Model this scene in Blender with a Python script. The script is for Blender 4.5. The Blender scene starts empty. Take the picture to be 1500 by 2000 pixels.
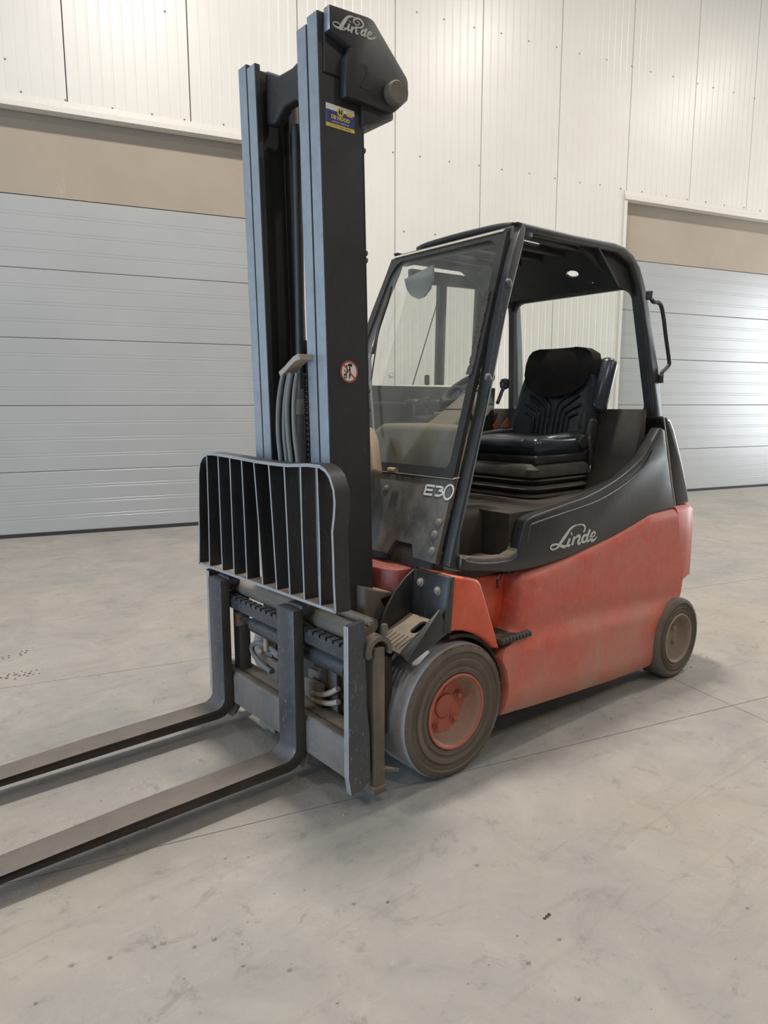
import bpy, bmesh, math, random
from mathutils import Vector, Matrix
random.seed(7)
PI=math.pi
SC=bpy.context.scene; COL=SC.collection
# ------------------------------------------------------------------ camera
R_,U_,F_,C_=[[0.77079, -0.63709, -0.00105], [0.09736, 0.11616, 0.98845], [0.62961, 0.76198, -0.15156], [-1.83596, -1.78006, 1.43629]]
cd=bpy.data.cameras.new('camera'); cam=bpy.data.objects.new('camera',cd); COL.objects.link(cam)
cd.sensor_fit='HORIZONTAL'; cd.sensor_width=36.0; cd.lens=36.0*1361.03/1500.0; cd.clip_end=200
cam.matrix_world=Matrix(((R_[0],U_[0],-F_[0],C_[0]),(R_[1],U_[1],-F_[1],C_[1]),(R_[2],U_[2],-F_[2],C_[2]),(0,0,0,1)))
SC.camera=cam
# ------------------------------------------------------------------ world, lights, exposure
wd=bpy.data.worlds.new('sky'); SC.world=wd; wd.use_nodes=True
wd.node_tree.nodes['Background'].inputs[0].default_value=(.62,.78,1,1); wd.node_tree.nodes['Background'].inputs[1].default_value=1.0
vs=SC.view_settings; vs.view_transform='Standard'; vs.look='None'; vs.gamma=1; vs.use_curve_mapping=False; vs.exposure=-0.12
WA=-15.52*PI/180; ca,sa=math.cos(WA),math.sin(WA)
def W(a,n,z): return Vector((a*ca-n*sa, a*sa+n*ca, z))      # hall frame: a along the back wall, n towards it
def area(name,loc,target,sx,sy,power,color):
    l=bpy.data.lights.new(name,'AREA'); l.shape='RECTANGLE'; l.size=sx; l.size_y=sy; l.energy=power; l.color=color
    o=bpy.data.objects.new(name,l); COL.objects.link(o); o.location=loc
    o.rotation_euler=(Vector(target)-Vector(loc)).to_track_quat('-Z','Y').to_euler(); return o
for a_,n_,e_ in ((-6.2,1.35,.45),(0.,1.35,2.0),(6.4,1.35,1.15),(12.6,1.35,1.0),(-6.2,-6,.5),(0.,-6,.55),(6.4,-6,.6)):
    area('high_bay_lamp',W(a_,n_,8.6),W(a_,n_,0),.6,.6,290*e_,(1,.945,.87))
area('daylight_front_door',W(-10.7,-1.5,2.2),W(0,-.5,1.6),5.5,4.2,820,(.52,.74,1))
area('daylight_end_door',W(15.7,3.2,2.2),W(10,4.6,1.2),4.5,4.2,1000,(.86,.94,1))
# ------------------------------------------------------------------ materials
def new_mat(name):
    m=bpy.data.materials.new(name); m.use_nodes=True; nt=m.node_tree; b=nt.nodes['Principled BSDF']; return m,nt,b
def N(nt,t,**k):
    n=nt.nodes.new(t)
    for a,v in k.items():
        if a.startswith('i_'): n.inputs[a[2:]].default_value=v
        else: setattr(n,a,v)
    return n
def coords(nt,scale=(1,1,1)):
    tc=N(nt,'ShaderNodeTexCoord'); mp=N(nt,'ShaderNodeMapping'); mp.inputs['Scale'].default_value=scale
    nt.links.new(tc.outputs['Object'],mp.inputs['Vector']); return mp.outputs['Vector']
def noise(nt,vec,scale,detail=6,rough=.6,dist=0):
    n=N(nt,'ShaderNodeTexNoise'); n.inputs['Scale'].default_value=scale; n.inputs['Detail'].default_value=detail
    n.inputs['Roughness'].default_value=rough; n.inputs['Distortion'].default_value=dist
    nt.links.new(vec,n.inputs['Vector']); return n.outputs['Fac']
def ramp(nt,fac,lo,hi,a=0.,b=1.):
    r=N(nt,'ShaderNodeMapRange'); r.inputs['From Min'].default_value=lo; r.inputs['From Max'].default_value=hi
    r.inputs['To Min'].default_value=a; r.inputs['To Max'].default_value=b; nt.links.new(fac,r.inputs['Value']); return r.outputs['Result']
def math_(nt,op,a,b=None):
    n=N(nt,'ShaderNodeMath',operation=op); n.use_clamp=(op in('ADD','MULTIPLY','SUBTRACT'))
    for i,v in enumerate((a,b)):
        if v is None: continue
        if isinstance(v,(int,float)): n.inputs[i].default_value=v
        else: nt.links.new(v,n.inputs[i])
    return n.outputs[0]
def mix(nt,fac,a,b):
    n=N(nt,'ShaderNodeMix',data_type='RGBA')
    for s,v in ((0,fac),(6,a),(7,b)):
        if isinstance(v,(int,float)): n.inputs[s].default_value=v
        elif isinstance(v,tuple): n.inputs[s].default_value=(*v,1) if len(v)==3 else v
        else: nt.links.new(v,n.inputs[s])
    return n.outputs[2]
def bump(nt,b,h,strength=.2,dist=.01):
    n=N(nt,'ShaderNodeBump'); n.inputs['Strength'].default_value=strength; n.inputs['Distance'].default_value=dist
    nt.links.new(h,n.inputs['Height']); nt.links.new(n.outputs[0],b.inputs['Normal'])
DUST=(.36,.29,.215)
def worn(name,base,rough=.45,metal=0.,dust=.25,up=.33,scr=.3,scrc=(.42,.42,.42),low=None,dustc=DUST,spec=.5,bmp=.15,var=.12,fine=1.,streak=0.):
    """painted or bare surface with dust, upward-facing settled dirt, scratches; low=(z0,z1,amount): splashed dirt near the ground"""
    m,nt,b=new_mat(name); v=coords(nt)
    n1=noise(nt,v,3.2*fine,8,.65,.4); n2=noise(nt,v,17*fine,6,.7); n3=noise(nt,coords(nt,(9,9,2.2)),9*fine,5,.75,1.2)
    col=mix(nt,ramp(nt,n2,.3,.7),tuple(c*(1-var) for c in base),tuple(min(1,c*(1+var)) for c in base))
    s=math_(nt,'MULTIPLY',ramp(nt,n3,.60,.70),scr); col=mix(nt,s,col,scrc)
    d=math_(nt,'MULTIPLY',ramp(nt,n1,.35,.75),dust)
    g=N(nt,'ShaderNodeNewGeometry'); sx=N(nt,'ShaderNodeSeparateXYZ'); nt.links.new(g.outputs['Normal'],sx.inputs[0])
    if up:
        u=math_(nt,'MULTIPLY',ramp(nt,sx.outputs[2],.45,.95),ramp(nt,n2,.25,.6,up*.6,up)); d=math_(nt,'ADD',d,u)
    if low:
        tc=N(nt,'ShaderNodeTexCoord'); so=N(nt,'ShaderNodeSeparateXYZ'); nt.links.new(tc.outputs['Object'],so.inputs[0])
        l=math_(nt,'MULTIPLY',ramp(nt,so.outputs[2],low[1],low[0]),ramp(nt,n1,.3,.62,low[2]*.35,low[2])); d=math_(nt,'ADD',d,l)
    if streak:
        n5=noise(nt,coords(nt,(13,13,2.2)),4.5,8,.8,.9); n6=noise(nt,coords(nt,(1,1,1)),5,7,.75,.6)
        q=math_(nt,'MULTIPLY',ramp(nt,n5,.50,.62,0,streak),ramp(nt,n6,.47,.62)); d=math_(nt,'ADD',d,q)
        col=mix(nt,ramp(nt,n5,.42,.34,0,.35),col,tuple(c*.62 for c in base))
    col=mix(nt,d,col,dustc); nt.links.new(col,b.inputs['Base Color'])
    r=mix(nt,d,(rough,)*3,(.85,)*3); nt.links.new(r,b.inputs['Roughness'])
    if metal:
        me=ramp(nt,d,0,.8,metal,0.); nt.links.new(me,b.inputs['Metallic'])
    b.inputs['Specular IOR Level'].default_value=spec
    bump(nt,b,n2,bmp,.004)
    return m
M={}; UPK=.55
M['black']=worn('black_paint',(.019,.020,.021),.42,dustc=(.20,.19,.175),dust=.08,up=.42*UPK,scr=.35,scrc=(.2,.2,.2))
M['mast']=worn('mast_black_paint',(.020,.0208,.0208),.5,dustc=(.21,.185,.155),dust=.05,up=.3*UPK,scr=.25,scrc=(.14,.14,.14),low=(.25,.75,.55))
M['steel']=worn('polished_channel_steel',(.38,.43,.49),.40,metal=.85,low=(.45,.85,1.0),dustc=(.13,.11,.09),dust=.10,up=.3*UPK,scr=.35,scrc=(.62,.64,.68),bmp=.08)
M['worn_steel']=worn('worn_black_steel',(.075,.085,.10),.33,metal=.6,dust=.12,up=.30,scr=.95,scrc=(.42,.47,.52),dustc=(.21,.17,.14),low=(.05,.25,.35),fine=1.6)
M['blade']=worn('brown_worn_fork_blade',(.125,.108,.095),.42,metal=.45,dust=.30,up=.25,scr=.4,scrc=(.33,.30,.28),dustc=(.23,.185,.15))
M['edge']=worn('bare_steel_edge',(.40,.41,.43),.42,metal=.6,dust=.2,up=.2*UPK,scr=.5,scrc=(.1,.1,.11))
M['dusty']=worn('dusty_brown_steel',(.115,.098,.082),.7,metal=.1,dust=.35,up=.75,dustc=(.31,.25,.19),scr=.3,scrc=(.42,.40,.38))
M['bar']=worn('dusty_bar_steel',(.10,.098,.098),.5,metal=.4,dustc=(.27,.22,.175),dust=.45,up=.9*UPK,scr=.6,scrc=(.42,.42,.42),low=(.1,.35,.4))
M['red']=worn('red_paint',(.57,.078,.044),.36,dust=.40,up=.30,scr=.75,scrc=(.62,.42,.36),low=(.10,.60,.75),dustc=(.46,.265,.20),fine=1.2,streak=.40)
M['fender_red']=worn('orange_red_paint',(.64,.095,.042),.35,dust=.10,up=.25,scr=.5,scrc=(.52,.32,.27),dustc=(.42,.25,.19))
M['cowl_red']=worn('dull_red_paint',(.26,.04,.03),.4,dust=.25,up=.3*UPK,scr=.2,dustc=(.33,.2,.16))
M['hub_red']=worn('dusty_red_hub',(.44,.10,.065),.6,dust=.5,up=.4*UPK,scr=.2,dustc=(.38,.22,.16))
M['rim_dust']=worn('dusty_rim',(.34,.20,.15),.75,dust=.6,up=.4*UPK,scr=.15,dustc=(.35,.26,.20))
M['rear_rim']=worn('brown_dusty_rim',(.27,.20,.155),.75,dust=.6,up=.4*UPK,scr=.1,dustc=(.33,.25,.19))
M['rubber']=worn('dusty_tyre_sidewall',(.115,.096,.078),.8,dust=.55,up=.45*UPK,scr=.25,scrc=(.3,.25,.2),dustc=(.20,.16,.12),spec=.25)
M['tread']=worn('smooth_grey_tread',(.36,.37,.39),.42,dust=.20,up=.35*UPK,scr=.25,scrc=(.45,.45,.45),dustc=(.30,.265,.225))
M['plastic']=worn('black_moulded_plastic',(.017,.0172,.0172),.36,streak=.2,dustc=(.20,.185,.165),dust=.06,up=.22,scr=.3,scrc=(.16,.15,.14))
M['gloss']=worn('glossy_black_cover',(.012,.014,.016),.16,dust=.05,up=.12*UPK,scr=.12,scrc=(.12,.12,.12))
M['hood']=worn('brown_black_textured_plastic',(.030,.025,.021),.7,dust=.30,up=.35*UPK,scr=.15,scrc=(.12,.1,.08),dustc=(.15,.115,.085),bmp=.5)
M['leather']=worn('black_vinyl',(.014,.022,.032),.26,dust=.04,up=.10*UPK,scr=.05,scrc=(.1,.1,.1),bmp=.05)
M['fabric']=worn('black_woven_fabric',(.014,.0125,.0125),.95,dust=.05,up=.04*UPK,scr=.0,spec=.1)
M['rubber_mat']=worn('dusty_rubber_bellows',(.030,.028,.025),.7,dust=.30,up=.7*UPK,scr=.1,dustc=(.19,.16,.125))
M['dash']=worn('tan_dusty_console',(.20,.18,.15),.8,dust=.5,up=.75*UPK,scr=.25,scrc=(.12,.11,.09))
M['floor_tan']=worn('tan_dusty_cab_floor',(.34,.29,.22),.9,dust=.7,up=.6*UPK,scr=.2,scrc=(.2,.17,.13))
M['panel']=worn('black_dusty_front_panel',(.050,.047,.043),.45,dust=1.0,up=.5,scr=.45,scrc=(.26,.27,.27),dustc=(.235,.20,.162),fine=.55)
M['hose']=worn('grey_rubber_hose',(.15,.155,.155),.5,dust=.15,up=.15,scr=.1)
M['beige']=worn('beige_dusty_plastic',(.40,.345,.28),.75,dust=.5,up=.5*UPK,scr=.1)
M['brown']=worn('brown_dusty_motor',(.30,.215,.15),.8,dust=.6,up=.6*UPK,scr=.1)
M['chrome']=worn('chrome_rod',(.7,.7,.7),.15,metal=1,dust=.1,up=.15*UPK,scr=.05)
M['grimy']=worn('grimy_dark_underframe',(.035,.030,.026),.8,dust=.35,up=.5*UPK,scr=.1,dustc=(.14,.11,.085))
M['bolt']=worn('dusty_bolt',(.24,.20,.16),.6,metal=.3,dust=.4,up=.3*UPK,scr=.1)
M['seal']=worn('cream_seal',(.55,.50,.42),.6,dust=.3,up=.2*UPK,scr=.2)
def flat(name,c,rough=.6,emit=0,metal=0):
    m,nt,b=new_mat(name); b.inputs['Base Color'].default_value=(*c,1); b.inputs['Roughness'].default_value=rough; b.inputs['Metallic'].default_value=metal
    n=noise(nt,coords(nt),40,4); nt.links.new(mix(nt,ramp(nt,n,.3,.7),tuple(x*.93 for x in c),c),b.inputs['Base Color']); return m
M['decal']=flat('pale_grey_lettering',(.55,.54,.50),.5)
M['white']=flat('white_print',(.78,.77,.74),.4)
M['blue']=flat('blue_print',(.035,.06,.22),.35)
M['yellow']=flat('yellow_print',(.72,.55,.06),.35)
M['ink']=flat('black_print',(.015,.015,.015),.4)
M['signred']=flat('red_print',(.42,.085,.045),.45)
M['faint']=flat('faint_casting_grey',(.012,.012,.012),.6)
M['gap']=flat('joint_black',(.02,.018,.016),.95)
def glass(name,tint,dust,dustc,lo,hi):
    m=bpy.data.materials.new(name); m.use_nodes=True; nt=m.node_tree; nt.nodes.clear()
    out=N(nt,'ShaderNodeOutputMaterial'); tr=N(nt,'ShaderNodeBsdfTransparent'); tr.inputs[0].default_value=(*tint,1)
    gl=N(nt,'ShaderNodeBsdfGlossy'); gl.inputs['Roughness'].default_value=.03
    fr=N(nt,'ShaderNodeFresnel'); ge=N(nt,'ShaderNodeNewGeometry'); nt.links.new(ramp(nt,ge.outputs['Backfacing'],0,1,1.5,1/1.5),fr.inputs['IOR'])
    m1=N(nt,'ShaderNodeMixShader'); nt.links.new(fr.outputs[0],m1.inputs[0]); nt.links.new(tr.outputs[0],m1.inputs[1]); nt.links.new(gl.outputs[0],m1.inputs[2])
    df=N(nt,'ShaderNodeBsdfDiffuse'); df.inputs[0].default_value=(*dustc,1)
    n=noise(nt,coords(nt,(1,1,.7)),3.5,7,.6,.8); f=ramp(nt,n,lo,hi,dust*.3,dust)
    m2=N(nt,'ShaderNodeMixShader'); nt.links.new(f,m2.inputs[0]); nt.links.new(m1.outputs[0],m2.inputs[1]); nt.links.new(df.outputs[0],m2.inputs[2])
    nt.links.new(m2.outputs[0],out.inputs[0]); return m
M['glass']=glass('dusty_windscreen_glass',(.95,.965,.95),.13,(.42,.42,.38),.4,.75)
M['glass2']=glass('clear_side_glass',(.955,.97,.955),.03,(.5,.5,.46),.4,.75)
# hall surfaces
def wall_mat():
    m,nt,b=new_mat('cream_sandwich_panel'); v=coords(nt); n=noise(nt,v,1.2,5); 
    col=mix(nt,ramp(nt,n,.3,.7),(.63,.595,.545),(.67,.635,.585)); nt.links.new(col,b.inputs['Base Color']); b.inputs['Roughness'].default_value=.34
    bump(nt,b,noise(nt,v,7,3),.06,.01); return m
M['wall']=wall_mat()
def door_mat():
    m,nt,b=new_mat('grey_white_door_panel'); n=noise(nt,coords(nt),1.0,4)
    nt.links.new(mix(nt,ramp(nt,n,.3,.7),(.345,.345,.342),(.37,.37,.365)),b.inputs['Base Color']); b.inputs['Roughness'].default_value=.30; return m
M['door']=door_mat()
def tan_mat():
    m,nt,b=new_mat('tan_lintel_board'); v=coords(nt,(1,1,1)); n=noise(nt,v,1.6,6); n2=noise(nt,coords(nt,(3,3,1)),2.3,7,.7)
    c=mix(nt,ramp(nt,n,.3,.7),(.315,.258,.20),(.35,.29,.226)); c=mix(nt,ramp(nt,n2,.63,.75,0,.35),c,(.46,.405,.34)); c=mix(nt,ramp(nt,n2,.33,.27,0,.4),c,(.25,.2,.16))
    nt.links.new(c,b.inputs['Base Color']); b.inputs['Roughness'].default_value=.8; return m
M['tan']=tan_mat()
M['trim']=flat('off_white_metal_trim',(.66,.62,.56),.4)
M['seal_black']=flat('black_rubber_seal',(.03,.027,.025),.8)
M['ceil']=flat('pale_roof_sheet',(.36,.35,.33),.6)
M['plainwall']=flat('pale_hall_wall',(.40,.38,.35),.5)
def floor_mat():
    m,nt,b=new_mat('dusty_concrete'); v=coords(nt)
    n1=noise(nt,v,.55,8,.62,.5); n2=noise(nt,v,2.6,9,.7,.6); n3=noise(nt,v,26,6,.7); 
    rot=N(nt,'ShaderNodeMapping'); tc=N(nt,'ShaderNodeTexCoord'); nt.links.new(tc.outputs['Object'],rot.inputs['Vector']); rot.inputs['Rotation'].default_value=(0,0,.35); rot.inputs['Scale'].default_value=(.5,5,1)
    n4=noise(nt,rot.outputs[0],2.2,8,.75,1.0)
    c=mix(nt,ramp(nt,n1,.38,.62),(.272,.263,.248),(.335,.298,.260))
    c=mix(nt,ramp(nt,n2,.46,.68,0,.65),c,(.395,.358,.312)); c=mix(nt,ramp(nt,n2,.43,.30,0,.6),c,(.195,.19,.178))
    c=mix(nt,ramp(nt,n4,.57,.69,0,.42),c,(.19,.172,.15)); c=mix(nt,ramp(nt,n4,.40,.30,0,.3),c,(.41,.378,.335))
    n5=noise(nt,v,9,8,.8,.5); c=mix(nt,ramp(nt,n5,.56,.66,0,.55),c,(.18,.165,.145)); c=mix(nt,ramp(nt,n5,.40,.30,0,.45),c,(.43,.40,.355))
    c=mix(nt,ramp(nt,n3,.64,.74,0,.5),c,(.15,.133,.115)); n6=noise(nt,v,55,5,.7); c=mix(nt,ramp(nt,n6,.62,.74,0,.4),c,(.47,.43,.38)); c=mix(nt,ramp(nt,n6,.36,.26,0,.35),c,(.19,.175,.155))
    nt.links.new(c,b.inputs['Base Color']); b.inputs['Roughness'].default_value=.72; b.inputs['Specular IOR Level'].default_value=.35
    h=math_(nt,'ADD',math_(nt,'MULTIPLY',n5,.6),math_(nt,'MULTIPLY',n6,.35)); bump(nt,b,h,.7,.010); return m
M['floor']=floor_mat()
# ------------------------------------------------------------------ mesh helpers
def V(*a): return Vector(a)
def new(): return bmesh.new()
def bev(bm,off,seg=2,ang=.6,edges=None):
    bm.normal_update()
    es=edges if edges is not None else [e for e in bm.edges if len(e.link_faces)==2 and e.calc_face_angle(0)>ang]
    if es and off>0: bmesh.ops.bevel(bm,geom=es,offset=off,segments=seg,affect='EDGES',profile=.5,clamp_overlap=True)
    return bm
def add_prism(bm,axis,pts,a,b):
    """extrude a 2D outline along an axis; pts in the two other axes (x,z for y; y,z for x; x,y for z)"""
    f={'y':lambda p,t:V(p[0],t,p[1]),'x':lambda p,t:V(t,p[0],p[1]),'z':lambda p,t:V(p[0],p[1],t)}[axis]
    A=[bm.verts.new(f(p,a)) for p in pts]; B=[bm.verts.new(f(p,b)) for p in pts]; n=len(pts)
    bm.faces.new(A); bm.faces.new(B[::-1])
    for i in range(n): bm.faces.new((A[i],B[i],B[(i+1)%n],A[(i+1)%n]))
def add_solid(bm,pts,d):
    """3D outline extruded by vector d"""
    A=[bm.verts.new(V(*p)) for p in pts]; B=[bm.verts.new(V(*p)+V(*d)) for p in pts]; n=len(pts)
    bm.faces.new(A); bm.faces.new(B[::-1])
    for i in range(n): bm.faces.new((A[i],B[i],B[(i+1)%n],A[(i+1)%n]))
def add_box(bm,x0,x1,y0,y1,z0,z1): add_prism(bm,'z',[(x0,y0),(x1,y0),(x1,y1),(x0,y1)],z0,z1)
def box(x0,x1,y0,y1,z0,z1,b=.004,seg=2):
    bm=new(); add_box(bm,x0,x1,y0,y1,z0,z1); fix(bm); return bev(bm,b,seg)
def fix(bm): bmesh.ops.recalc_face_normals(bm,faces=bm.faces); return bm
def prism(axis,pts,a,b,bv=.004,seg=2):
    bm=new(); add_prism(bm,axis,pts,a,b); fix(bm); return bev(bm,bv,seg)
def solid(pts,d,bv=.004,seg=2):
    bm=new(); add_solid(bm,pts,d); fix(bm); return bev(bm,bv,seg)
def add_rings(bm,rings,caps=True,closed=False):
    vs=[[bm.verts.new(p) for p in r] for r in rings]; n=len(rings[0]); k=len(rings)
    for i in range(k if closed else k-1):
        a,b=vs[i],vs[(i+1)%k]
        for j in range(n): bm.faces.new((a[j],a[(j+1)%n],b[(j+1)%n],b[j]))
    if caps and not closed: bm.faces.new(vs[0][::-1]); bm.faces.new(vs[-1])
def frames(pts):
    pts=[V(*p) for p in pts]; T=[]
    for i in range(len(pts)):
        t=(pts[min(i+1,len(pts)-1)]-pts[max(i-1,0)]); T.append(t.normalized())
    u=V(0,0,1) if abs(T[0].z)<.9 else V(1,0,0); u=(u-T[0]*u.dot(T[0])).normalized(); out=[]
    for i,t in enumerate(T):
        u=(u-t*u.dot(t)).normalized(); out.append((pts[i],u,t.cross(u)))
    return out
def add_tube(bm,pts,r,seg=10):
    rs=r if isinstance(r,(list,tuple)) else [r]*len(pts); rings=[]
    for (p,u,w),q in zip(frames(pts),rs): rings.append([p+(u*math.cos(2*PI*k/seg)+w*math.sin(2*PI*k/seg))*q for k in range(seg)])
    add_rings(bm,rings)
def tube(pts,r,seg=10):
    bm=new(); add_tube(bm,pts,r,seg); return fix(bm)
def spline(pts,n=6):
    P=[V(*p) for p in pts]; out=[]
    for i in range(len(P)-1):
        p0,p1,p2,p3=P[max(i-1,0)],P[i],P[i+1],P[min(i+2,len(P)-1)]
        for k in range(n):
            t=k/n; out.append(.5*((2*p1)+(p2-p0)*t+(2*p0-5*p1+4*p2-p3)*t*t+(3*p1-p0-3*p2+p3)*t**3))
    out.append(P[-1]); return [tuple(p) for p in out]
def add_lathe(bm,prof,c,axis=(0,1,0),seg=48,closed=False):
    """prof: (radius, distance along axis)"""
    a=V(*axis).normalized(); u=V(0,0,1) if abs(a.z)<.9 else V(1,0,0); u=(u-a*u.dot(a)).normalized(); w=a.cross(u); c=V(*c)
    rings=[[c+a*h+(u*math.cos(2*PI*k/seg)+w*math.sin(2*PI*k/seg))*max(r,1e-4) for k in range(seg)] for r,h in prof]
    add_rings(bm,rings,caps=False,closed=closed)
    if not closed:
        n=seg; bm.verts.ensure_lookup_table(); k=len(bm.verts)-n*len(prof)
        if prof[0][0]<.02 or len(prof)<4: bm.faces.new([bm.verts[k+i] for i in range(n)][::-1])
        if prof[-1][0]<.02 or len(prof)<4: bm.faces.new([bm.verts[k+n*(len(prof)-1)+i] for i in range(n)])
def lathe(prof,c,axis=(0,1,0),seg=48,closed=False):
    bm=new(); add_lathe(bm,prof,c,axis,seg,closed); return fix(bm)
def rbox(c,s,r,seg=4,rot=None):
    bm=new(); add_box(bm,-s[0]/2,s[0]/2,-s[1]/2,s[1]/2,-s[2]/2,s[2]/2); fix(bm); bev(bm,r,seg)
    m=Matrix.Translation(V(*c))@(rot.to_4x4() if rot else Matrix.Identity(4)); bm.transform(m); return bm
def plate_holes(to3,outer,holes,thick):
    """outline with holes filled in 2D, then thickened; to3 maps (u,v,t) to a point"""
    bm=new(); es=[]
    for loop in [outer]+holes:
        vs=[bm.verts.new((p[0],p[1],0)) for p in loop]
        es+=[bm.edges.new((vs[i],vs[(i+1)%len(vs)])) for i in range(len(vs))]
    bmesh.ops.triangle_fill(bm,edges=es,use_beauty=True)
    r=bmesh.ops.extrude_face_region(bm,geom=list(bm.faces)); 
    for v in r['geom']:
        if isinstance(v,bmesh.types.BMVert): v.co.z=thick
    for v in bm.verts: v.co=to3(v.co.x,v.co.y,v.co.z)
    return fix(bm)
def rrect(u0,u1,v0,v1,r,seg=5):
    out=[]
    for cx,cy,a0 in ((u1-r,v1-r,0),(u0+r,v1-r,90),(u0+r,v0+r,180),(u1-r,v0+r,270)):
        for k in range(seg+1):
            t=math.radians(a0+90*k/seg); out.append((cx+r*math.cos(t),cy+r*math.sin(t)))
    return out
def circ2(cx,cy,r,n=20): return [(cx+r*math.cos(2*PI*k/n),cy+r*math.sin(2*PI*k/n)) for k in range(n)]
def lerp_path(P,t):
    L=[0]; 
    for i in range(1,len(P)): L.append(L[-1]+math.dist(P[i],P[i-1]))
    d=t*L[-1]
    for i in range(1,len(P)):
        if d<=L[i]+1e-9:
            s=(d-L[i-1])/max(L[i]-L[i-1],1e-9); return tuple(a+(b-a)*s for a,b in zip(P[i-1],P[i]))
    return P[-1]
def interp(tab,x):
    if x<=tab[0][0]: return tab[0][1]
    for (a,b),(c,d) in zip(tab,tab[1:]):
        if x<=c: return b+(d-b)*(x-a)/max(c-a,1e-9)
    return tab[-1][1]
def mesh(name,bm,mats,smooth=True,ang=.85):
    me=bpy.data.meshes.new(name); bm.to_mesh(me); bm.free()
    for m in (mats if isinstance(mats,(list,tuple)) else [mats]): me.materials.append(m)
    if smooth:
        me.polygons.foreach_set('use_smooth',[True]*len(me.polygons)); me.set_sharp_from_angle(angle=ang)
    return me
def wloc(o):
    p=V(0,0,0)
    while o: p+=o.location; o=o.parent
    return p
def link(name,me,parent=None,loc=(0,0,0),label=None):
    o=bpy.data.objects.new(name,me); COL.objects.link(o)
    if parent: o.parent=parent; o.location=V(*loc)-wloc(parent)
    else: o.location=loc
    if label: o['label']=label
    return o
def obj(name,bm,mats,parent=None,loc=(0,0,0),label=None,smooth=True,ang=.85): return link(name,mesh(name,bm,mats,smooth,ang),parent,loc,label)
def face_mat(o,idx,test):
    for f in o.data.polygons:
        if test(f.center,f.normal): f.material_index=idx
    return o
STK=[0]
def stroke(bm,pts,ws,to3,thick=.0015,sub=5):
    """a pen stroke of varying width as a thin raised plate; pts,ws in plane units"""
    STK[0]=(STK[0]+1)%12; thick=min(thick,.0005)+STK[0]*.00007
    P=spline([(p[0],p[1],0) for p in pts],sub) if len(pts)>2 else [(p[0],p[1],0) for p in pts]
    n=len(P); A=[];B=[]
    for i,p in enumerate(P):
        f=i/(n-1)*(len(ws)-1); k=min(int(f),len(ws)-2) if len(ws)>1 else 0
        w=ws[k]+(ws[k+1]-ws[k])*(f-k) if len(ws)>1 else ws[0]
        a=P[max(i-1,0)];b=P[min(i+1,n-1)]; d=math.hypot(b[0]-a[0],b[1]-a[1]) or 1
        nx,ny=-(b[1]-a[1])/d,(b[0]-a[0])/d
        A.append((p[0]+nx*w/2,p[1]+ny*w/2)); B.append((p[0]-nx*w/2,p[1]-ny*w/2))
    for t in (thick,):
        va=[bm.verts.new(to3(*q,t)) for q in A]; vb=[bm.verts.new(to3(*q,t)) for q in B]
        ua=[bm.verts.new(to3(*q,0)) for q in A]; ub=[bm.verts.new(to3(*q,0)) for q in B]
        for i in range(n-1):
            bm.faces.new((va[i],va[i+1],vb[i+1],vb[i])); bm.faces.new((ua[i],ua[i+1],va[i+1],va[i])); bm.faces.new((vb[i],vb[i+1],ub[i+1],ub[i]))
def text_mesh(body,size,mat,to3,ox,oy,align='LEFT',bold=0,sx=1.):
    cu=bpy.data.curves.new('t','FONT'); cu.body=body; cu.size=size; cu.align_x=align; cu.offset=bold; cu.resolution_u=3
    o=bpy.data.objects.new('t',cu); COL.objects.link(o); dg=bpy.context.evaluated_depsgraph_get(); dg.update()
    me=bpy.data.meshes.new_from_object(o.evaluated_get(dg)); bpy.data.objects.remove(o); bpy.data.curves.remove(cu)
    for v in me.vertices: v.co=to3(ox+v.co.x*sx,oy+v.co.y,.0)
    me.materials.clear(); me.materials.append(mat); return me
# ------------------------------------------------------------------ the hall
def struct(name,bm,mats,parent=None,smooth=False):
    o=obj(name,bm,mats,parent,smooth=smooth)
    if parent is None: o['kind']='structure'
    return o
def wbox(a0,a1,n0,n1,z0,z1,b=0):
    bm=new(); add_solid(bm,[W(a0,n0,z0),W(a1,n0,z0),W(a1,n1,z0),W(a0,n1,z0)],(0,0,z1-z0)); fix(bm); return bev(bm,b,1) if b else bm
NW=6.16; ND=6.31; A0,A1,N0,N1,ZC=-11.,16.,-12.,6.5,9.0
floor=struct('floor',wbox(A0,A1,N0,7.,-.30,-.012),M['gap'])
acuts=[A0,-4.66,1.54,7.74,13.94,A1]; ncuts=[N0,-5.3,.018,1.70,6.6]
for i in range(len(acuts)-1):
    for j in range(len(ncuts)-1):
        g=.0022 if j!=2 else .0014
        bm=new(); add_solid(bm,[W(acuts[i]+.0018,ncuts[j]+g,-.1),W(acuts[i+1]-.0018,ncuts[j]+g,-.1),W(acuts[i+1]-.0018,ncuts[j+1]-g,-.1),W(acuts[i]+.0018,ncuts[j+1]-g,-.1)],(0,0,.1)); fix(bm)
        obj('slab',bm,M['floor'],floor,smooth=False)
wall=struct('wall_back',wbox(A0,A1,6.6,6.75,0,ZC),M['gap'])
DL=(-3.6,1.30); DR=(6.33,11.3)                                 # door openings
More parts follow.
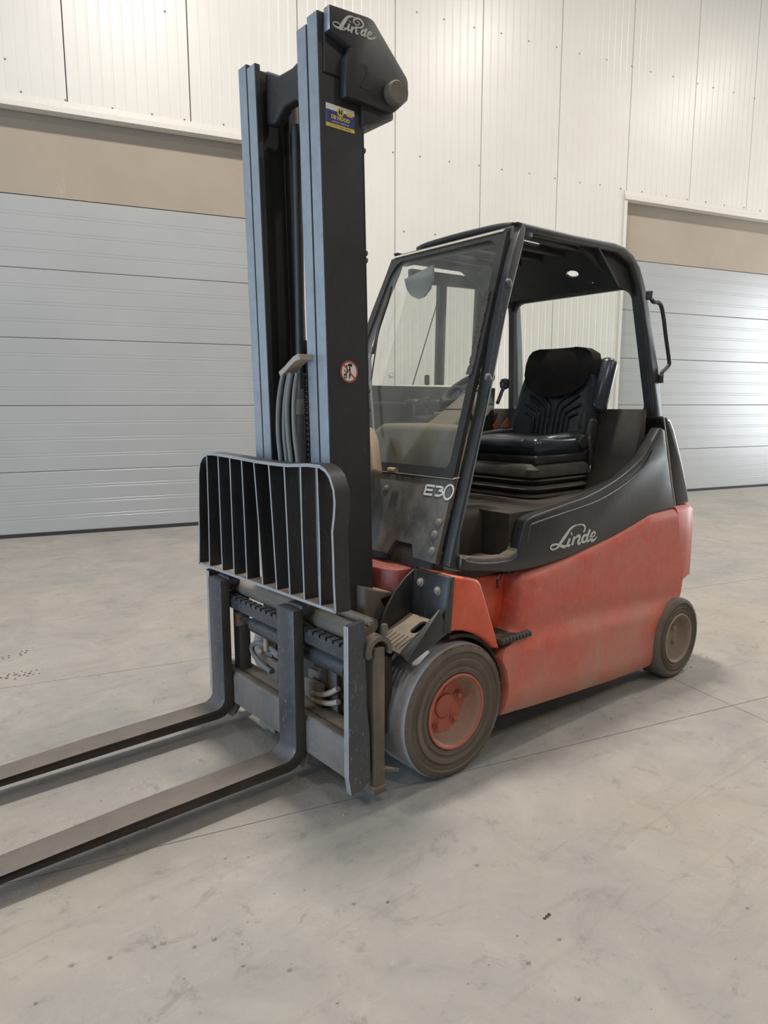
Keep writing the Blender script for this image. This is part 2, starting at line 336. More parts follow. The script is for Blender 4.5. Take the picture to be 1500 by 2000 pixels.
def rib_panel(a0,a1,z0,z1):
    """sandwich panel with fine vertical ribs, seen as shallow steps in its face"""
    bm=new(); g=.004; a0+=g; a1-=g; n=11; w=(a1-a0)/n; prof=[(a0,NW+.008),(a0+.004,NW)]
    for k in range(1,n):
        c=a0+k*w; prof+=[(c-.012,NW),(c-.006,NW+.0022),(c+.006,NW+.0022),(c+.012,NW)]
    prof+=[(a1-.004,NW),(a1,NW+.008),(a1,NW+.09),(a0,NW+.09)]
    A=[bm.verts.new(W(a,m,z0)) for a,m in prof]; B=[bm.verts.new(W(a,m,z1)) for a,m in prof]; k=len(prof)
    for i in range(k): bm.faces.new((A[i],A[(i+1)%k],B[(i+1)%k],B[i]))
    bm.faces.new(A); bm.faces.new(B[::-1]); return fix(bm)
seams=[-1.115+1.238*k for k in range(-8,18)]
for s0,s1 in zip(seams,seams[1:]):
    if s1<A0 or s0>A1: continue
    z0=0.
    if s1>DL[0]+.1 and s0<DL[1]-.1: z0=4.42
    if s1>DR[0]+.1 and s0<DR[1]-.1: z0=4.42
    obj('wall_panel',rib_panel(s0,s1,z0,ZC),M['wall'],wall,smooth=False)
# self drilling screws along the panels
def add_screw(bm,a,z,n=NW):
    add_lathe(bm,[(.010,0),(.010,.003),(.006,.004),(.005,.009),(.001,.010)],W(a,n,z),W(0,-1,0),8)
bm=new()
for k in range(-8,30): add_screw(bm,-1.55+.41*k+random.uniform(-.05,.05),4.535+random.uniform(-.01,.01))
for k in range(0,16): add_screw(bm,2.9+.42*k+random.uniform(-.06,.06),6.18+random.uniform(-.01,.01))
for a,z in [(2.721,3.614),(3.170,3.619),(3.784,3.695),(4.856,3.796),(-0.103,5.575),(-1.658,4.825)]: add_screw(bm,a,z)
o=obj('screw_heads',fix(bm),M['bolt'],wall); o['kind']='stuff'
def door(k,a0,a1):
    # recessed sectional door: panels, side frames, bottom seal
    d=struct('door_%d'%k,wbox(a0,a1,ND+.06,ND+.10,0,4.45),M['gap'])
    zs=[.035,.716,1.433,2.150,2.868,3.60]
    for z0,z1 in zip(zs,zs[1:]):
        bm=new(); g=.0025; y=[(z0+g,ND+.004),(z0+g+.006,ND)]
        for q in (.25,.5,.75):
            c=z0+(z1-z0)*q
            for e in (-.016,.016): y+=[(c+e-.005,ND),(c+e-.002,ND+.002),(c+e+.002,ND+.002),(c+e+.005,ND)]
        y+=[(z1-g-.006,ND),(z1-g,ND+.004),(z1-g,ND+.045),(z0+g,ND+.045)]
        A=[bm.verts.new(W(a0,m,z)) for z,m in y]; B=[bm.verts.new(W(a1,m,z)) for z,m in y]; kk=len(y)
        for i in range(kk): bm.faces.new((A[i],A[(i+1)%kk],B[(i+1)%kk],B[i]))
        bm.faces.new(A); bm.faces.new(B[::-1]); obj('door_panel',fix(bm),M['door'],d,smooth=False)
    obj('bottom_seal',wbox(a0,a1,ND-.008,ND+.04,0.0,.036),M['seal_black'],d,smooth=False)
    obj('lintel_board',wbox(a0,a1,ND-.004,ND+.05,3.605,4.6),M['tan'],d,smooth=False)
    for p,q in ((a0-.10,a0),(a1,a1+.10)): obj('jamb',wbox(p,q,NW+.02,ND+.09,0,4.45),M['trim'],d,smooth=False)
door(1,*DL); door(2,*DR)
tn=0
for a0,a1 in (DL,DR):
    tn+=1; bm=new()                                               # folded drip trim above the opening
    prof=[(NW-.002,4.515),(NW-.012,4.515),(NW-.016,4.452),(NW-.034,4.446),(NW-.034,4.396),(NW+.10,4.396),(NW+.10,4.515)]
    A=[bm.verts.new(W(a0-.055,m,z)) for m,z in prof]; B=[bm.verts.new(W(a1+.055,m,z)) for m,z in prof]; kk=len(prof)
    for i in range(kk): bm.faces.new((A[i],A[(i+1)%kk],B[(i+1)%kk],B[i]))
    bm.faces.new(A); bm.faces.new(B[::-1]); struct('trim_%d'%tn,fix(bm),M['trim'])
    for p,q in ((a0-.055,a0+.005),(a1-.005,a1+.055)):
        tn+=1; struct('trim_%d'%tn,wbox(p,q,NW-.016,NW+.10,0,4.396,.003),M['trim'])
struct('ceiling',wbox(A0,A1,N0,N1+.4,ZC,ZC+.15),M['ceil'])
for nm,a,b in (('wall_left',A0-.2,A0),('wall_right',A1,A1+.2)): struct(nm,wbox(a,b,N0,7.,0,ZC),M['plainwall'])
struct('wall_front',wbox(A0,A1,N0-.2,N0,0,ZC),M['plainwall'])
(ka,kz),=[(2.544,1.832)]
kn=link('wall_cap',mesh('wall_cap',lathe([(.0001,0),(.034,0),(.036,.012),(.028,.02),(.024,.014),(.001,.014)],W(ka,NW,kz),W(0,-1,0),20),M['trim']))
kn['label']='small round metal cap fixed to the cream wall behind the windscreen'; kn['category']='wall cap'
# ------------------------------------------------------------------ the forklift (x to its rear, y to its right-hand side, z up)
B=V(.78,.565,0); WY=1.13
truck=bpy.data.objects.new('forklift',None); COL.objects.link(truck); truck.location=B
truck['label']='dusty red and black electric forklift with tall mast, open cab and two lowered forks'; truck['category']='forklift'
def part(name,bm,mats,parent=None,label=None,**k): return obj(name,bm,mats,parent or truck,(0,0,0),label,**k)
def mir(y,s): return y if s==0 else WY-y
def flip(bm):
    for v in bm.verts: v.co.y=WY-v.co.y
    bmesh.ops.reverse_faces(bm,faces=bm.faces); return bm
def both(name,make,mats,label=None,**k):
    a=part(name,make(),mats,label=label,**k); b=part(name,flip(make()),mats,label=label,**k); return a,b
TN=(-.0553-.0,.1015)                       # cab sides lean in: y = .1015 z - .0553
def tum(z): return .1015*z-.0553
# --- wheels
def wheel(cx,cy,R,w,rr,depth,side,front):
    s=1 if side==0 else -1                 # axis pointing inwards
    ax=(0,s,0); c=(cx,cy,R)
    k=R/.2665
    ty=[(rr,.018),(rr+.004*k,.004),(rr+.022*k,.000),(rr+.026*k,.005),(rr+.034*k,.005),(rr+.038*k,.0005),(R-.062*k,.0),(R-.058*k,.007),(R-.034*k,.006),(R-.030*k,.000),(R-.014*k,.002),(R-.004*k,.010),(R,.022),(R+.0005,w*.5),(R,w-.022),(R-.008,w-.006),(R-.03,w),(rr,w-.01)]
    rim=[(rr+.001,.004),(rr-.001,-.002),(rr-.008,-.002),(rr-.011,.006),(rr-.016,.016),(rr-.030*k,depth*.92),(rr-.036*k,depth),(.002,depth),(.002,depth+.01),(rr-.03*k,depth+.012),(rr-.004,w-.02),(rr+.001,w-.02)]
    o=part('wheel',lathe(rim,c,ax,64),[M['rim_dust'] if front else M['rear_rim'],M['hub_red'] if front else M['rear_rim']],label='red dished steel wheel rim' if front else 'brown dusty steel wheel rim')
    if front: face_mat(o,1,lambda p,n: math.hypot(p.x-cx,p.z-R)>rr-.010 or math.hypot(p.x-cx,p.z-R)<rr-.034*k)
    bm=lathe(ty,c,ax,96)
    t=part('tyre',bm,[M['rubber'],M['tread'] if front else M['rubber']],o)
    face_mat(t,1,lambda p,n: math.hypot(p.x-cx,p.z-R)>R-.006)
    # worn shoulder notches
    nb=new()
    for q in range(34 if front else 30):
        a=2*PI*(q+random.uniform(-.2,.2))/(34 if front else 30); rr2=R-.006; 
        d=V(math.cos(a),0,math.sin(a)); e=V(-math.sin(a),0,math.cos(a)); p=V(*c)+d*rr2+V(0,s*.006,0)
        h=random.uniform(.006,.012); L=random.uniform(.012,.022)
        add_solid(nb,[p-e*h*.5-d*L,p+e*h*.5-d*L,p+e*h*.35-d*.001,p-e*h*.35-d*.001],(0,s*-.003,0))
    n_=part('tread_lug',fix(nb),M['rubber'],o); n_['kind']='stuff'
    if front:
        part('hub_cap',lathe([(.002,depth-.012),(.040,depth-.012),(.046,depth-.008),(.047,depth+.004),(.002,depth+.004)],c,ax,40),M['hub_red'],o,'round red hub cap')
        bm=mesh('wheel_nut',lathe([(.002,-.020),(.009,-.020),(.011,-.016),(.011,-.006),(.017,-.005),(.018,.004),(.002,.004)],(0,0,0),ax,6+6),M['hub_red'])
        for q in range(5):
            a=PI*(.12+2*q/5); link('wheel_nut',bm,o,(cx+.078*math.cos(a),cy+s*depth,R+.078*math.sin(a)))
    else:
        bm=mesh('wheel_nut',lathe([(.002,-.016),(.012,-.016),(.015,-.01),(.016,.004),(.002,.004)],(0,0,0),ax,12),M['rear_rim'])
        for q in range(4):
            a=PI*(-.72+2*q/4); link('wheel_nut',bm,o,(cx+.052*math.cos(a),cy+s*depth,R+.052*math.sin(a)))
wheel(0,0,.2665,.205,.1485,.075,0,True); wheel(0,WY,.2665,.205,.1485,.075,1,True)
wheel(1.623,-.040,.2144,.15,.133,.055,0,False); wheel(1.623,WY+.040,.2144,.15,.133,.055,1,False)
# --- chassis mass between the wheels
part('chassis_frame',box(-.02,1.80,.235,.895,.10,.74,.02),M['grimy'])
part('axle',tube([(0,.19,.2665),(0,.94,.2665)],.07,16),M['grimy'])
part('rear_axle',tube([(1.623,.10,.2144),(1.623,1.03,.2144)],.05,14),M['grimy'])
# --- red side panel: a curved sheet between four edges
def coons(bt,tp,lf,rt,nu,nv):
    G=[]
    c00,c10,c01,c11=bt[0],bt[-1],tp[0],tp[-1]
    for j in range(nv+1):
        v=j/nv; row=[]
        for i in range(nu+1):
            u=i/nu; b=lerp_path(bt,u);t=lerp_path(tp,u);l=lerp_path(lf,v);r=lerp_path(rt,v)
            row.append(tuple((1-v)*b[q]+v*t[q]+(1-u)*l[q]+u*r[q]-((1-u)*(1-v)*c00[q]+u*(1-v)*c10[q]+(1-u)*v*c01[q]+u*v*c11[q]) for q in (0,1)))
        G.append(row)
    return G
def sheet(G,yf,back):
    """grid of (x,z) lifted to y=yf(u,v,x,z) with edges turned in to depth back"""
    nv,nu=len(G)-1,len(G[0])-1; bm=new()
    R=[[bm.verts.new((p[0],yf(i/nu,j/nv,p[0],p[1]),p[1])) for i,p in enumerate(row)] for j,row in enumerate(G)]
    for j in range(nv):
        for i in range(nu): bm.faces.new((R[j][i],R[j][i+1],R[j+1][i+1],R[j+1][i]))
    ring=[R[0][i] for i in range(nu+1)]+[R[j][nu] for j in range(1,nv+1)]+[R[nv][i] for i in range(nu-1,-1,-1)]+[R[j][0] for j in range(nv-1,0,-1)]
    bk=[bm.verts.new((v.co.x,back,v.co.z)) for v in ring]; n=len(ring)
    for i in range(n): bm.faces.new((ring[i],ring[(i+1)%n],bk[(i+1)%n],bk[i]))
    return fix(bm)
sp_b=[(0.276,0.163),(0.498,0.144),(0.758,0.126),(1.093,0.104),(1.419,0.094)]
sp_t=[(0.387,0.736),(0.413,0.751),(0.500,0.757),(0.677,0.779),(0.867,0.811),(1.029,0.836),(1.201,0.873),(1.337,0.907),(1.468,0.912),(1.585,0.914)]
sp_l=[(0.276,0.163),(0.294,0.281),(0.278,0.362),(0.244,0.425),(0.268,0.456),(0.324,0.472),(0.355,0.520),(0.373,0.626),(0.387,0.736)]
sp_r=[(1.419,0.094),(1.476,0.124),(1.513,0.163),(1.533,0.215),(1.551,0.281),(1.595,0.353),(1.658,0.408),(1.702,0.443),(1.674,0.579),(1.623,0.778),(1.585,0.914)]
cr=[(0.314,0.485),(0.659,0.474),(1.063,0.454),(1.619,0.421)]
def yside(u,v,x,z):
    zc=interp(cr,x); d=z-zc; y=.002-.012*x/1.6
    y+= .013*max(0,1-abs(d-.025)/.075) if d>-.05 else 0
    y+= -.010*max(0,min(1,(.02-d)/.08))
    y+= .016*max(0,min(1,d/.25))*0
    zt=interp(sorted(sp_t),x); e=max(0,1-(zt-z)/.045); y+=.035*e*e
    f=max(0,1-(1-v)*0-u/.05) if z>.50 else 0; y+=.030*f*f
    zb=interp(sp_b,x); g=max(0,1-(z-zb)/.10); y+=.030*g*g
    return y
def mk_side(): return sheet(coons(sp_b,sp_t,sp_l,sp_r,44,36),yside,.13)
sp=both('side_panel',mk_side,M['red'],'red dusty side panel with scuffs',ang=.9)
for x,z in [(0.494,0.286),(1.268,0.256)]:
    part('panel_plug',lathe([(.001,-.004),(.011,-.004),(.013,0),(.013,.02),(.001,.02)],(x,-.004,z),(0,1,0),14),M['rubber_mat'],sp[0])
# --- rear counterweight
cw_pts=[(1.600,0.915),(1.760,0.925),(1.801,0.869),(1.854,0.483),(1.714,0.441)]
def mk_cw():
    bm=new(); x0=cw_pts[0][0]; zt=cw_pts[0][1]; xb=cw_pts[3][0]
    o=[(x0,-.008),(xb-.16,-.008),(xb-.06,.008),(xb-.012,.05),(xb+.01,.14),(xb+.02,.30),(xb+.02,WY-.30),(xb+.01,WY-.14),(xb-.012,WY-.05),(xb-.06,WY-.008),(xb-.16,WY+.008),(x0,WY+.008)]
    lev=[(.40,.10),(.47,.035),(.53,.0),(.75,.0),(zt-.03,.004),(zt-.008,.018),(zt,.045)]
    rings=[]
    for z,ins in lev:
        r=[]
        for x,y in o:
            cx,cy=1.5,.565; r.append(V(x-ins*(1 if x>x0+.02 else 0)-(max(0,.53-z)*.9 if x>x0+.02 else 0),y+(ins if y<cy else -ins)*.8,z))
        rings.append(r)
    add_rings(bm,rings); return fix(bm)
part('counterweight',mk_cw(),M['red'],label='red counterweight at the rear',ang=.9)
# --- front fenders with wheel arch
f_out=[(-0.035,0.811),(0.081,0.781),(0.107,0.771),(0.125,0.751),(0.170,0.643),(0.243,0.462),(0.205,0.475),(0.159,0.519),(0.099,0.555),(0.030,0.583),(-0.015,0.592),(-0.053,0.592)]
both('fender',lambda: prism('y',f_out,.0,.20,.012,3),M['fender_red'],'orange red front fender')
def mk_arch():
    bm=new(); prof=[(.285*math.cos(t),.285*math.sin(t)) for t in [math.radians(a) for a in range(5,100,8)]]
    add_prism(bm,'y',[(x,.2665+z) for x,z in prof]+[(x*1.05,.2665+z*1.05) for x,z in prof[::-1]],.03,.23); return fix(bm)
both('wheel_arch',mk_arch,M['grimy'])
# inner red wall behind the step, and the step itself
w_in=[(0.197,0.745),(0.435,0.729),(0.551,0.725),(0.568,0.375),(0.365,0.387),(0.246,0.625)]
iw=both('step_well',lambda: prism('y',w_in,.11,.16,.01,2),M['fender_red'],'red wall behind the step')
sx=[(0.236,0.491),(0.427,0.470)]
st=part('step',box(sx[0][0],sx[1][0],-.012,.13,sx[0][1]-.010,sx[0][1]+.012,.003),M['hood'],label='black rubber step with dirt')
part('step',flip(box(sx[0][0],sx[1][0],-.012,.13,sx[0][1]-.010,sx[0][1]+.012,.003)),M['hood'])
tm=mesh('step_tooth',box(-.008,.008,-.004,.010,-.014,.006,.002,1),M['rubber_mat'])
for k in range(9): link('step_tooth',tm,st,(sx[0][0]+.012+k*(sx[1][0]-sx[0][0]-.024)/8,-.013,sx[0][1]+.006))
(hx,hz),=[(0.332,0.725)]
part('wire_hook',tube(spline([(hx+.02,.10,hz+.012),(hx-.01,.08,hz+.010),(hx-.03,.075,hz-.004),(hx-.026,.075,hz-.035)],5),.005,8),M['plastic'],iw[0])
# --- black foot scoop in front of each fender
fx=-.258
def mk_scoop():
    bm=new()
    add_prism(bm,'y',[(-.048,.806),(-.052,.80),(-.074,.62),(-.060,.60),(-.036,.60),(-.030,.806)],.0,.20)          # back plate
    fin=[(-0.039,0.809),(-0.097,0.775),(-0.149,0.729),(-0.195,0.667),(-0.223,0.612),(-0.233,0.573),(-0.175,0.540),(-0.069,0.538),(0.013,0.605),(0.068,0.702),(0.053,0.785)]
    add_prism(bm,'y',fin,.195,.205)
    fix(bm); return bev(bm,.003,2)
sc=both('foot_scoop',mk_scoop,M['plastic'],'black steel foot scoop')
def mk_rim():
    return prism('y',[(-.050,.806),(-.028,.806),(-.045,.592),(-.085,.60)],-.006,.004,.002)
both('scoop_edge',mk_rim,M['rubber_mat'])
# sloping tread plate with slots, in its own plane (u across, v up the slope)
A3,Bt=(-.262,.545),(-.060,.625); L=math.dist(A3,Bt); dx,dz=(Bt[0]-A3[0])/L,(Bt[1]-A3[1])/L
def mk_tread(s):
    def t3(u,v,t): return V(A3[0]+dx*v-dz*t, mir(u,s), A3[1]+dz*v+dx*t)
    holes=[rrect(.056+k*.0225,.0605+k*.0225,.018,.090,.0022,3) for k in range(6)]
    holes.append(rrect(.066,.104,.112,.190,.017,4))
    return plate_holes(t3,[(.034,0),(.198,0),(.206,.02),(.203,.05),(.203,L),(.045,L),(.045,.10)],holes,.010)
for s in (0,1): 
    part('tread_plate',mk_tread(s),M['dusty'],sc[s],'dusty slotted tread plate',smooth=False)
    sw=new()
    for u,v,t in ((.040,0,.008),(-.004,-.002,-.010),(-.004,-.002,-.030),(.040,0,-.012),(.050,L,.008),(.050,L,-.02),(-.004,L-.01,.080),(.004,L-.01,.080),(-.004,L-.01,-.03)): sw.verts.new(V(A3[0]+dx*v-dz*t,u,A3[1]+dz*v+dx*t))
    bmesh.ops.convex_hull(sw,input=sw.verts); fix(sw); bev(sw,.004,2); part('scoop_wall',sw if s==0 else flip(sw),M['plastic'],sc[s])
bo=mesh('bolt',lathe([(.001,-.012),(.009,-.012),(.012,-.009),(.013,-.004),(.017,-.003),(.017,.003),(.001,.003)],(0,0,0),(1,0,0),14),M['bolt'])
for s in (0,1):
    for y,z in ((.055,.745),(.150,.760)): link('bolt',bo,sc[s],(-.058,mir(y,s),z))
# red cowl under the front panel, seen beside the mast
rc=[(-.07,.225),(-.10,.235),(-.13,.28),(-.14,.35),(-.14,.78),(-.13,.85),(-.10,.895),(.0,.905),(.0,.225)]
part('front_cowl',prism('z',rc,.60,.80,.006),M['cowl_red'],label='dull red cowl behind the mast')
part('cowl_shadow_gap',box(-.02,.05,.13,1.0,.70,.87,.01),M['grimy'])  # dark filler box standing in for the shadow gap under the front panel
# --- sloping front panel of the cab with the model number
SA_,SB_=-0.3908,0.4000
def sl(z,off=0): return SA_+SB_*z+off
def t3f(y,s,t): # s = height z, t = out of the panel
    n=V(-1,0,SB_).normalized(); return V(sl(s),y,s)+n*t
zb,zt=.845,1.150
out=[(.075,zb),(.20,zb+.004),(.23,zb+.05),(.33,zb+.05),(.36,zb-.005),(WY-.36,zb-.005),(WY-.33,zb+.05),(WY-.23,zb+.05),(WY-.20,zb+.004),(WY-.075,zb),(WY-.105,zt),(.105,zt)]
fp=part('front_panel',plate_holes(lambda u,v,t:t3f(u,v,t-.02),out,[],.02),M['panel'],label='black dusty front panel below the windscreen',smooth=False)
part('panel_lip',solid([t3f(.095,zt+.000,.012),t3f(WY-.095,zt+.000,.012),t3f(WY-.095,zt+.010,.004),t3f(.095,zt+.010,.004)],(.03,0,.0),.003),M['beige'],label='tan dusty ledge under the windscreen')
bo2=mesh('panel_bolt',lathe([(.001,.010),(.008,.010),(.011,.006),(.017,.004),(.018,-.003),(.001,-.003)],(0,0,0),(-1,0,SB_),14),M['dusty'])
for (y,z) in ((.48,1.085),(.118,.99),(.121,.945),(.110,.885)): link('panel_bolt',bo2,fp,tuple(t3f(y,z,0)))
bm=new()
def px_s(pts,w): stroke(bm,[(q[1],q[2]) for q in pts],[w],lambda u,v,t:t3f(u,v,.002+t),.002,4)
px_s([(0.057,0.192,1.120),(0.057,0.240,1.120)],.0085); px_s([(0.051,0.199,1.104),(0.050,0.240,1.103)],.0085); px_s([(0.044,0.195,1.087),(0.044,0.242,1.086)],.0085); px_s([(0.058,0.241,1.122),(0.043,0.241,1.084)],.0085)
px_s([(0.057,0.187,1.119),(0.057,0.163,1.120),(0.056,0.149,1.117),(0.053,0.149,1.110),(0.052,0.165,1.106)],.0078); px_s([(0.052,0.165,1.106),(0.051,0.145,1.104),(0.047,0.141,1.095),(0.044,0.156,1.087),(0.044,0.180,1.087)],.0078)
(cy0,cz0),=[(q[1],q[2]) for q in [(0.051,0.111,1.105)]]
stroke(bm,[(cy0-.0235*math.cos(t),cz0+.027*math.sin(t)) for t in [2*PI*k/16 for k in range(17)]],[.0078],lambda u,v,t:t3f(u,v,.002+t),.002,4)
part('model_number',fix(bm),M['decal'],fp,'pale E30 lettering',smooth=False)
# --- windscreen
wz0,wz1=1.165,2.135
def gy(z): return .088+.1015*(z-.84)     # inner line of the pillar
inner=[]
def fr_pt(u,v): z=wz0+(wz1-wz0)*v; y0=gy(z)+.006; return (y0+(WY-2*y0)*u,z)
ring=[(.985,.015),(1,.04)]+[(.91+.09*math.cos(math.radians(q)),.91+.09*math.sin(math.radians(q))) for q in range(0,91,15)]+[(.09+.09*math.cos(math.radians(q)),.91+.09*math.sin(math.radians(q))) for q in range(90,181,15)]+[(0,.04),(.015,.015)]; ring=ring[-1:]+ring[:-1]
o_loop=[(gy(wz0)-.02,wz0-.012),(WY-gy(wz0)+.02,wz0-.012),(WY-gy(wz1)+.02,wz1),(gy(wz1)-.02,wz1)]
i_loop=[fr_pt(.012+.976*u,.012+.965*v) for u,v in ring]
part('windscreen_frame',plate_holes(lambda u,v,t:t3f(u,v,t-.012),o_loop,[i_loop],.022),M['black'],label='black windscreen frame',smooth=False)
part('windscreen',plate_holes(lambda u,v,t:t3f(u,v,t-.004),[fr_pt(.005+.99*u,.006+.985*v) for u,v in ring],[],.005),M['glass'],label='dusty windscreen glass',smooth=False)
part('windscreen_seal',solid([t3f(gy(wz1)+.0,wz1-.0,.014),t3f(WY-gy(wz1),wz1-.0,.014),t3f(WY-gy(wz1),wz1+.008,.014),t3f(gy(wz1),wz1+.008,.014)],(.01,0,.004),.001),M['seal'],label='cream seal along the top of the windscreen')
# peeling dark rubber along the pillar
bm=new()
for k in range(16):
    z=1.55+k*.021; y=gy(z)+.010; add_solid(bm,[t3f(y-.010+random.uniform(-.003,.003),z,.010),t3f(y+.016+random.uniform(-.006,.006),z+.002,.012),t3f(y+.014+random.uniform(-.006,.006),z+.022,.012),t3f(y-.010,z+.022,.010)],(-.006,0,.002))
part('torn_seal',fix(bm),M['rubber_mat'],label='torn black rubber seal on the pillar')
# half round interior mirror
mc=[(.805-.1*math.cos(t)*1.0,0) for t in (0,)]
def t3m(y,z,t): return V(sl(z)+.06+t,y,z)
mo=[(0.485,0.867,2.040),(0.502,0.687,2.082),(0.474,0.657,2.013),(0.456,0.658,1.968),(0.443,0.682,1.935),(0.440,0.721,1.928),(0.449,0.777,1.949),(0.463,0.823,1.984)]
part('interior_mirror',plate_holes(lambda u,v,t:V(sl(v)+.055+t,u,v),[(y,z) for x,y,z in mo],[],.012),flat('blue_grey_mirror_back',(.17,.20,.21),.35),label='blue grey half round mirror inside the windscreen',smooth=False)
# --- overhead guard: A pillars, roof rails with rear pillars
ap_l=[(-0.023,0.029,0.832),(0.061,0.051,1.050),(0.121,0.066,1.198),(0.224,0.091,1.438),(0.314,0.121,1.733),(0.375,0.137,1.893),(0.441,0.153,2.049),(0.508,0.165,2.174)]
ap_r=[(0.533,0.164,2.160),(0.504,0.155,2.074),(0.380,0.127,1.800),(0.279,0.099,1.522),(0.200,0.079,1.326),(0.134,0.062,1.156),(0.092,0.051,1.051),(0.047,0.041,0.950),(0.025,0.028,0.818)]
gd=new()
add_solid(gd,ap_l+ap_r,(0,.055,0)); fix(gd); bev(gd,.007,2)
ap=part('front_pillar',gd,M['black'],label='black front pillar of the overhead guard')
gd=new(); add_solid(gd,ap_l+ap_r,(0,.055,0)); fix(gd); bev(gd,.007,2); ap2=part('front_pillar',flip(gd),M['black'])
for pt in [(0.390,0.138,1.942),(0.240,0.093,1.504)]:
    pass
bm=new(); hp=[(0.393,0.134,1.928),(0.378,0.127,1.853),(0.335,0.115,1.740),(0.295,0.103,1.618),(0.253,0.093,1.518),(0.226,0.088,1.468),(0.232,0.092,1.508),(0.275,0.105,1.637),(0.318,0.117,1.758),(0.353,0.128,1.861),(0.371,0.134,1.922)]
add_solid(bm,hp,(0,.006,0)); part('worn_hinge_strip',fix(bm),M['worn_steel'],ap,'worn steel hinge strip')
hb=mesh('hinge_bolt',lathe([(.001,-.012),(.010,-.012),(.014,-.008),(.018,-.004),(.018,.002),(.001,.002)],(0,0,0),(0,1,0),14),M['worn_steel'])
for p in [(0.398,0.139,1.920),(0.246,0.100,1.541)]: link('hinge_bolt',hb,ap,p)
rp_o=[(0.480,0.166,2.176),(0.531,0.166,2.176),(0.862,0.166,2.178),(1.188,0.167,2.189),(1.270,0.166,2.182),(1.340,0.164,2.156),(1.396,0.158,2.105),(1.425,0.153,2.049),(1.449,0.147,1.992),(1.479,0.135,1.873),(1.535,0.109,1.620),(1.552,0.091,1.438),(1.570,0.072,1.256),(1.610,0.056,1.096),(1.645,0.037,0.907)]
rp_i=[(1.537,0.039,0.930),(1.502,0.062,1.155),(1.480,0.080,1.336),(1.486,0.088,1.413),(1.456,0.109,1.618),(1.417,0.128,1.806),(1.389,0.142,1.947),(1.367,0.150,2.018),(1.318,0.159,2.107),(1.202,0.162,2.145),(1.018,0.162,2.143),(0.730,0.162,2.139),(0.532,0.162,2.137)]
def mk_rail():
    bm=new(); add_solid(bm,rp_o+rp_i,(0,.045,0)); fix(bm); return bev(bm,.012,3,.5)
rails=both('guard_rail',mk_rail,M['black'],'black roof rail and rear pillar',ang=.7)
# front and rear cross beams, roof bars, raised roof cover
fxp=ap_l[-1]; zf=fxp[2]
part('front_beam',box(fxp[0]+.0,fxp[0]+.07,.165,WY-.165,zf-.052,zf-.002,.008),M['black'])
rb=M['black']
bb=mesh('roof_bar',box(0,.56,-.016,.016,-.035,.0,.005),rb)
for k in range(6): link('roof_bar',bb,truck,(fxp[0]+.05,.235+k*.132,zf-.004))
part('roof_cover',plate_holes(lambda u,v,t:V(fxp[0]+u,v,zf-.004+t),rrect(.08,.62,.26,.87,.05,4),[rrect(.13,.57,.31,.82,.04,4)],.032),M['gloss'],label='raised dark rim around the roof opening')
part('roof_hump',tube(spline([(fxp[0]+.03,WY-.30,zf+.004),(fxp[0]+.035,WY-.36,zf+.016),(fxp[0]+.035,.565,zf+.020),(fxp[0]+.035,.34,zf+.016),(fxp[0]+.03,.24,zf+.004)],6),.016,8),M['black'],label='black wiper rail along the roof front')
# rear header: bent plate with a round hole
h0=[(1.183,0.148,2.006)][0]; xh,zh=h0[0],h0[2]; xt,zt2=xh-.16,zf-.012
ln=math.hypot(xt-xh,zt2-zh); ux,uz=(xt-xh)/ln,(zt2-zh)/ln
def t3h(u,v,t): return V(xh+ux*v+uz*t,u,zh+uz*v-ux*t)
# where the hole is seen: solve on the plate
(hy,hzz),=[(0.357,2.079)]
part('rear_header',plate_holes(t3h,[(.150,-.02),(WY-.150,-.02),(WY-.165,ln),(.165,ln)],[[(x,y*.62+.0) for x,y in circ2(hy,.085/.62,.034,20)],circ2(.275,.02,.006,8),circ2(.80,.012,.006,8)],.012),M['black'],label='black rear roof plate with a round hole',smooth=False)
part('roof_plate',solid([(xt+.005,.17,zt2+.010),(xt+.005,WY-.17,zt2+.010),(xt-.16,WY-.17,zf+.000),(xt-.16,.17,zf+.000)],(0,0,-.012),.002),M['black'])
both('corner_gusset',lambda: solid([(0.895,0.194,2.158),(1.064,0.193,2.154),(1.250,0.193,2.151),(1.377,0.189,2.109),(1.427,0.179,2.016),(1.431,0.172,1.942),(1.332,0.177,1.992),(1.231,0.178,2.005),(1.127,0.183,2.055)],(0,.012,0),.002),M['black'])
# rear window: frame corners and pane in the plane of the rear pillars
rw=[(1.336,0.146,1.981),(1.425,0.085,1.383)]
def t3r(u,v,t): 
    f=(v-rw[1][2])/(rw[0][2]-rw[1][2]); return V(rw[1][0]+(rw[0][0]-rw[1][0])*f+t,u,v)
z0r,z1r=rw[1][2]-.01,xh*0+zh-.0
lo=[(tum(z0r)+.012,z0r),(WY-tum(z0r)-.012,z0r),(WY-tum(z1r)-.012,z1r+.03),(tum(z1r)+.012,z1r+.03)]
def rwp(u,v): z=z0r+.012+(z1r-z0r-.012)*v; y=tum(z)+.048; return (y+(WY-2*y)*u,z)
part('rear_window_frame',plate_holes(lambda u,v,t:t3r(u,v,t+.045),lo,[[rwp(u,v) for u,v in rrect(.0,1,0,1,.085,6)]],.025),M['black'],smooth=False)
part('rear_window',plate_holes(lambda u,v,t:t3r(u,v,t+.055),[rwp(-.01+1.02*u,-.01+1.02*v) for u,v in rrect(.0,1,0,1,.08,5)],[],.005),M['glass2'],label='rear window pane',smooth=False)
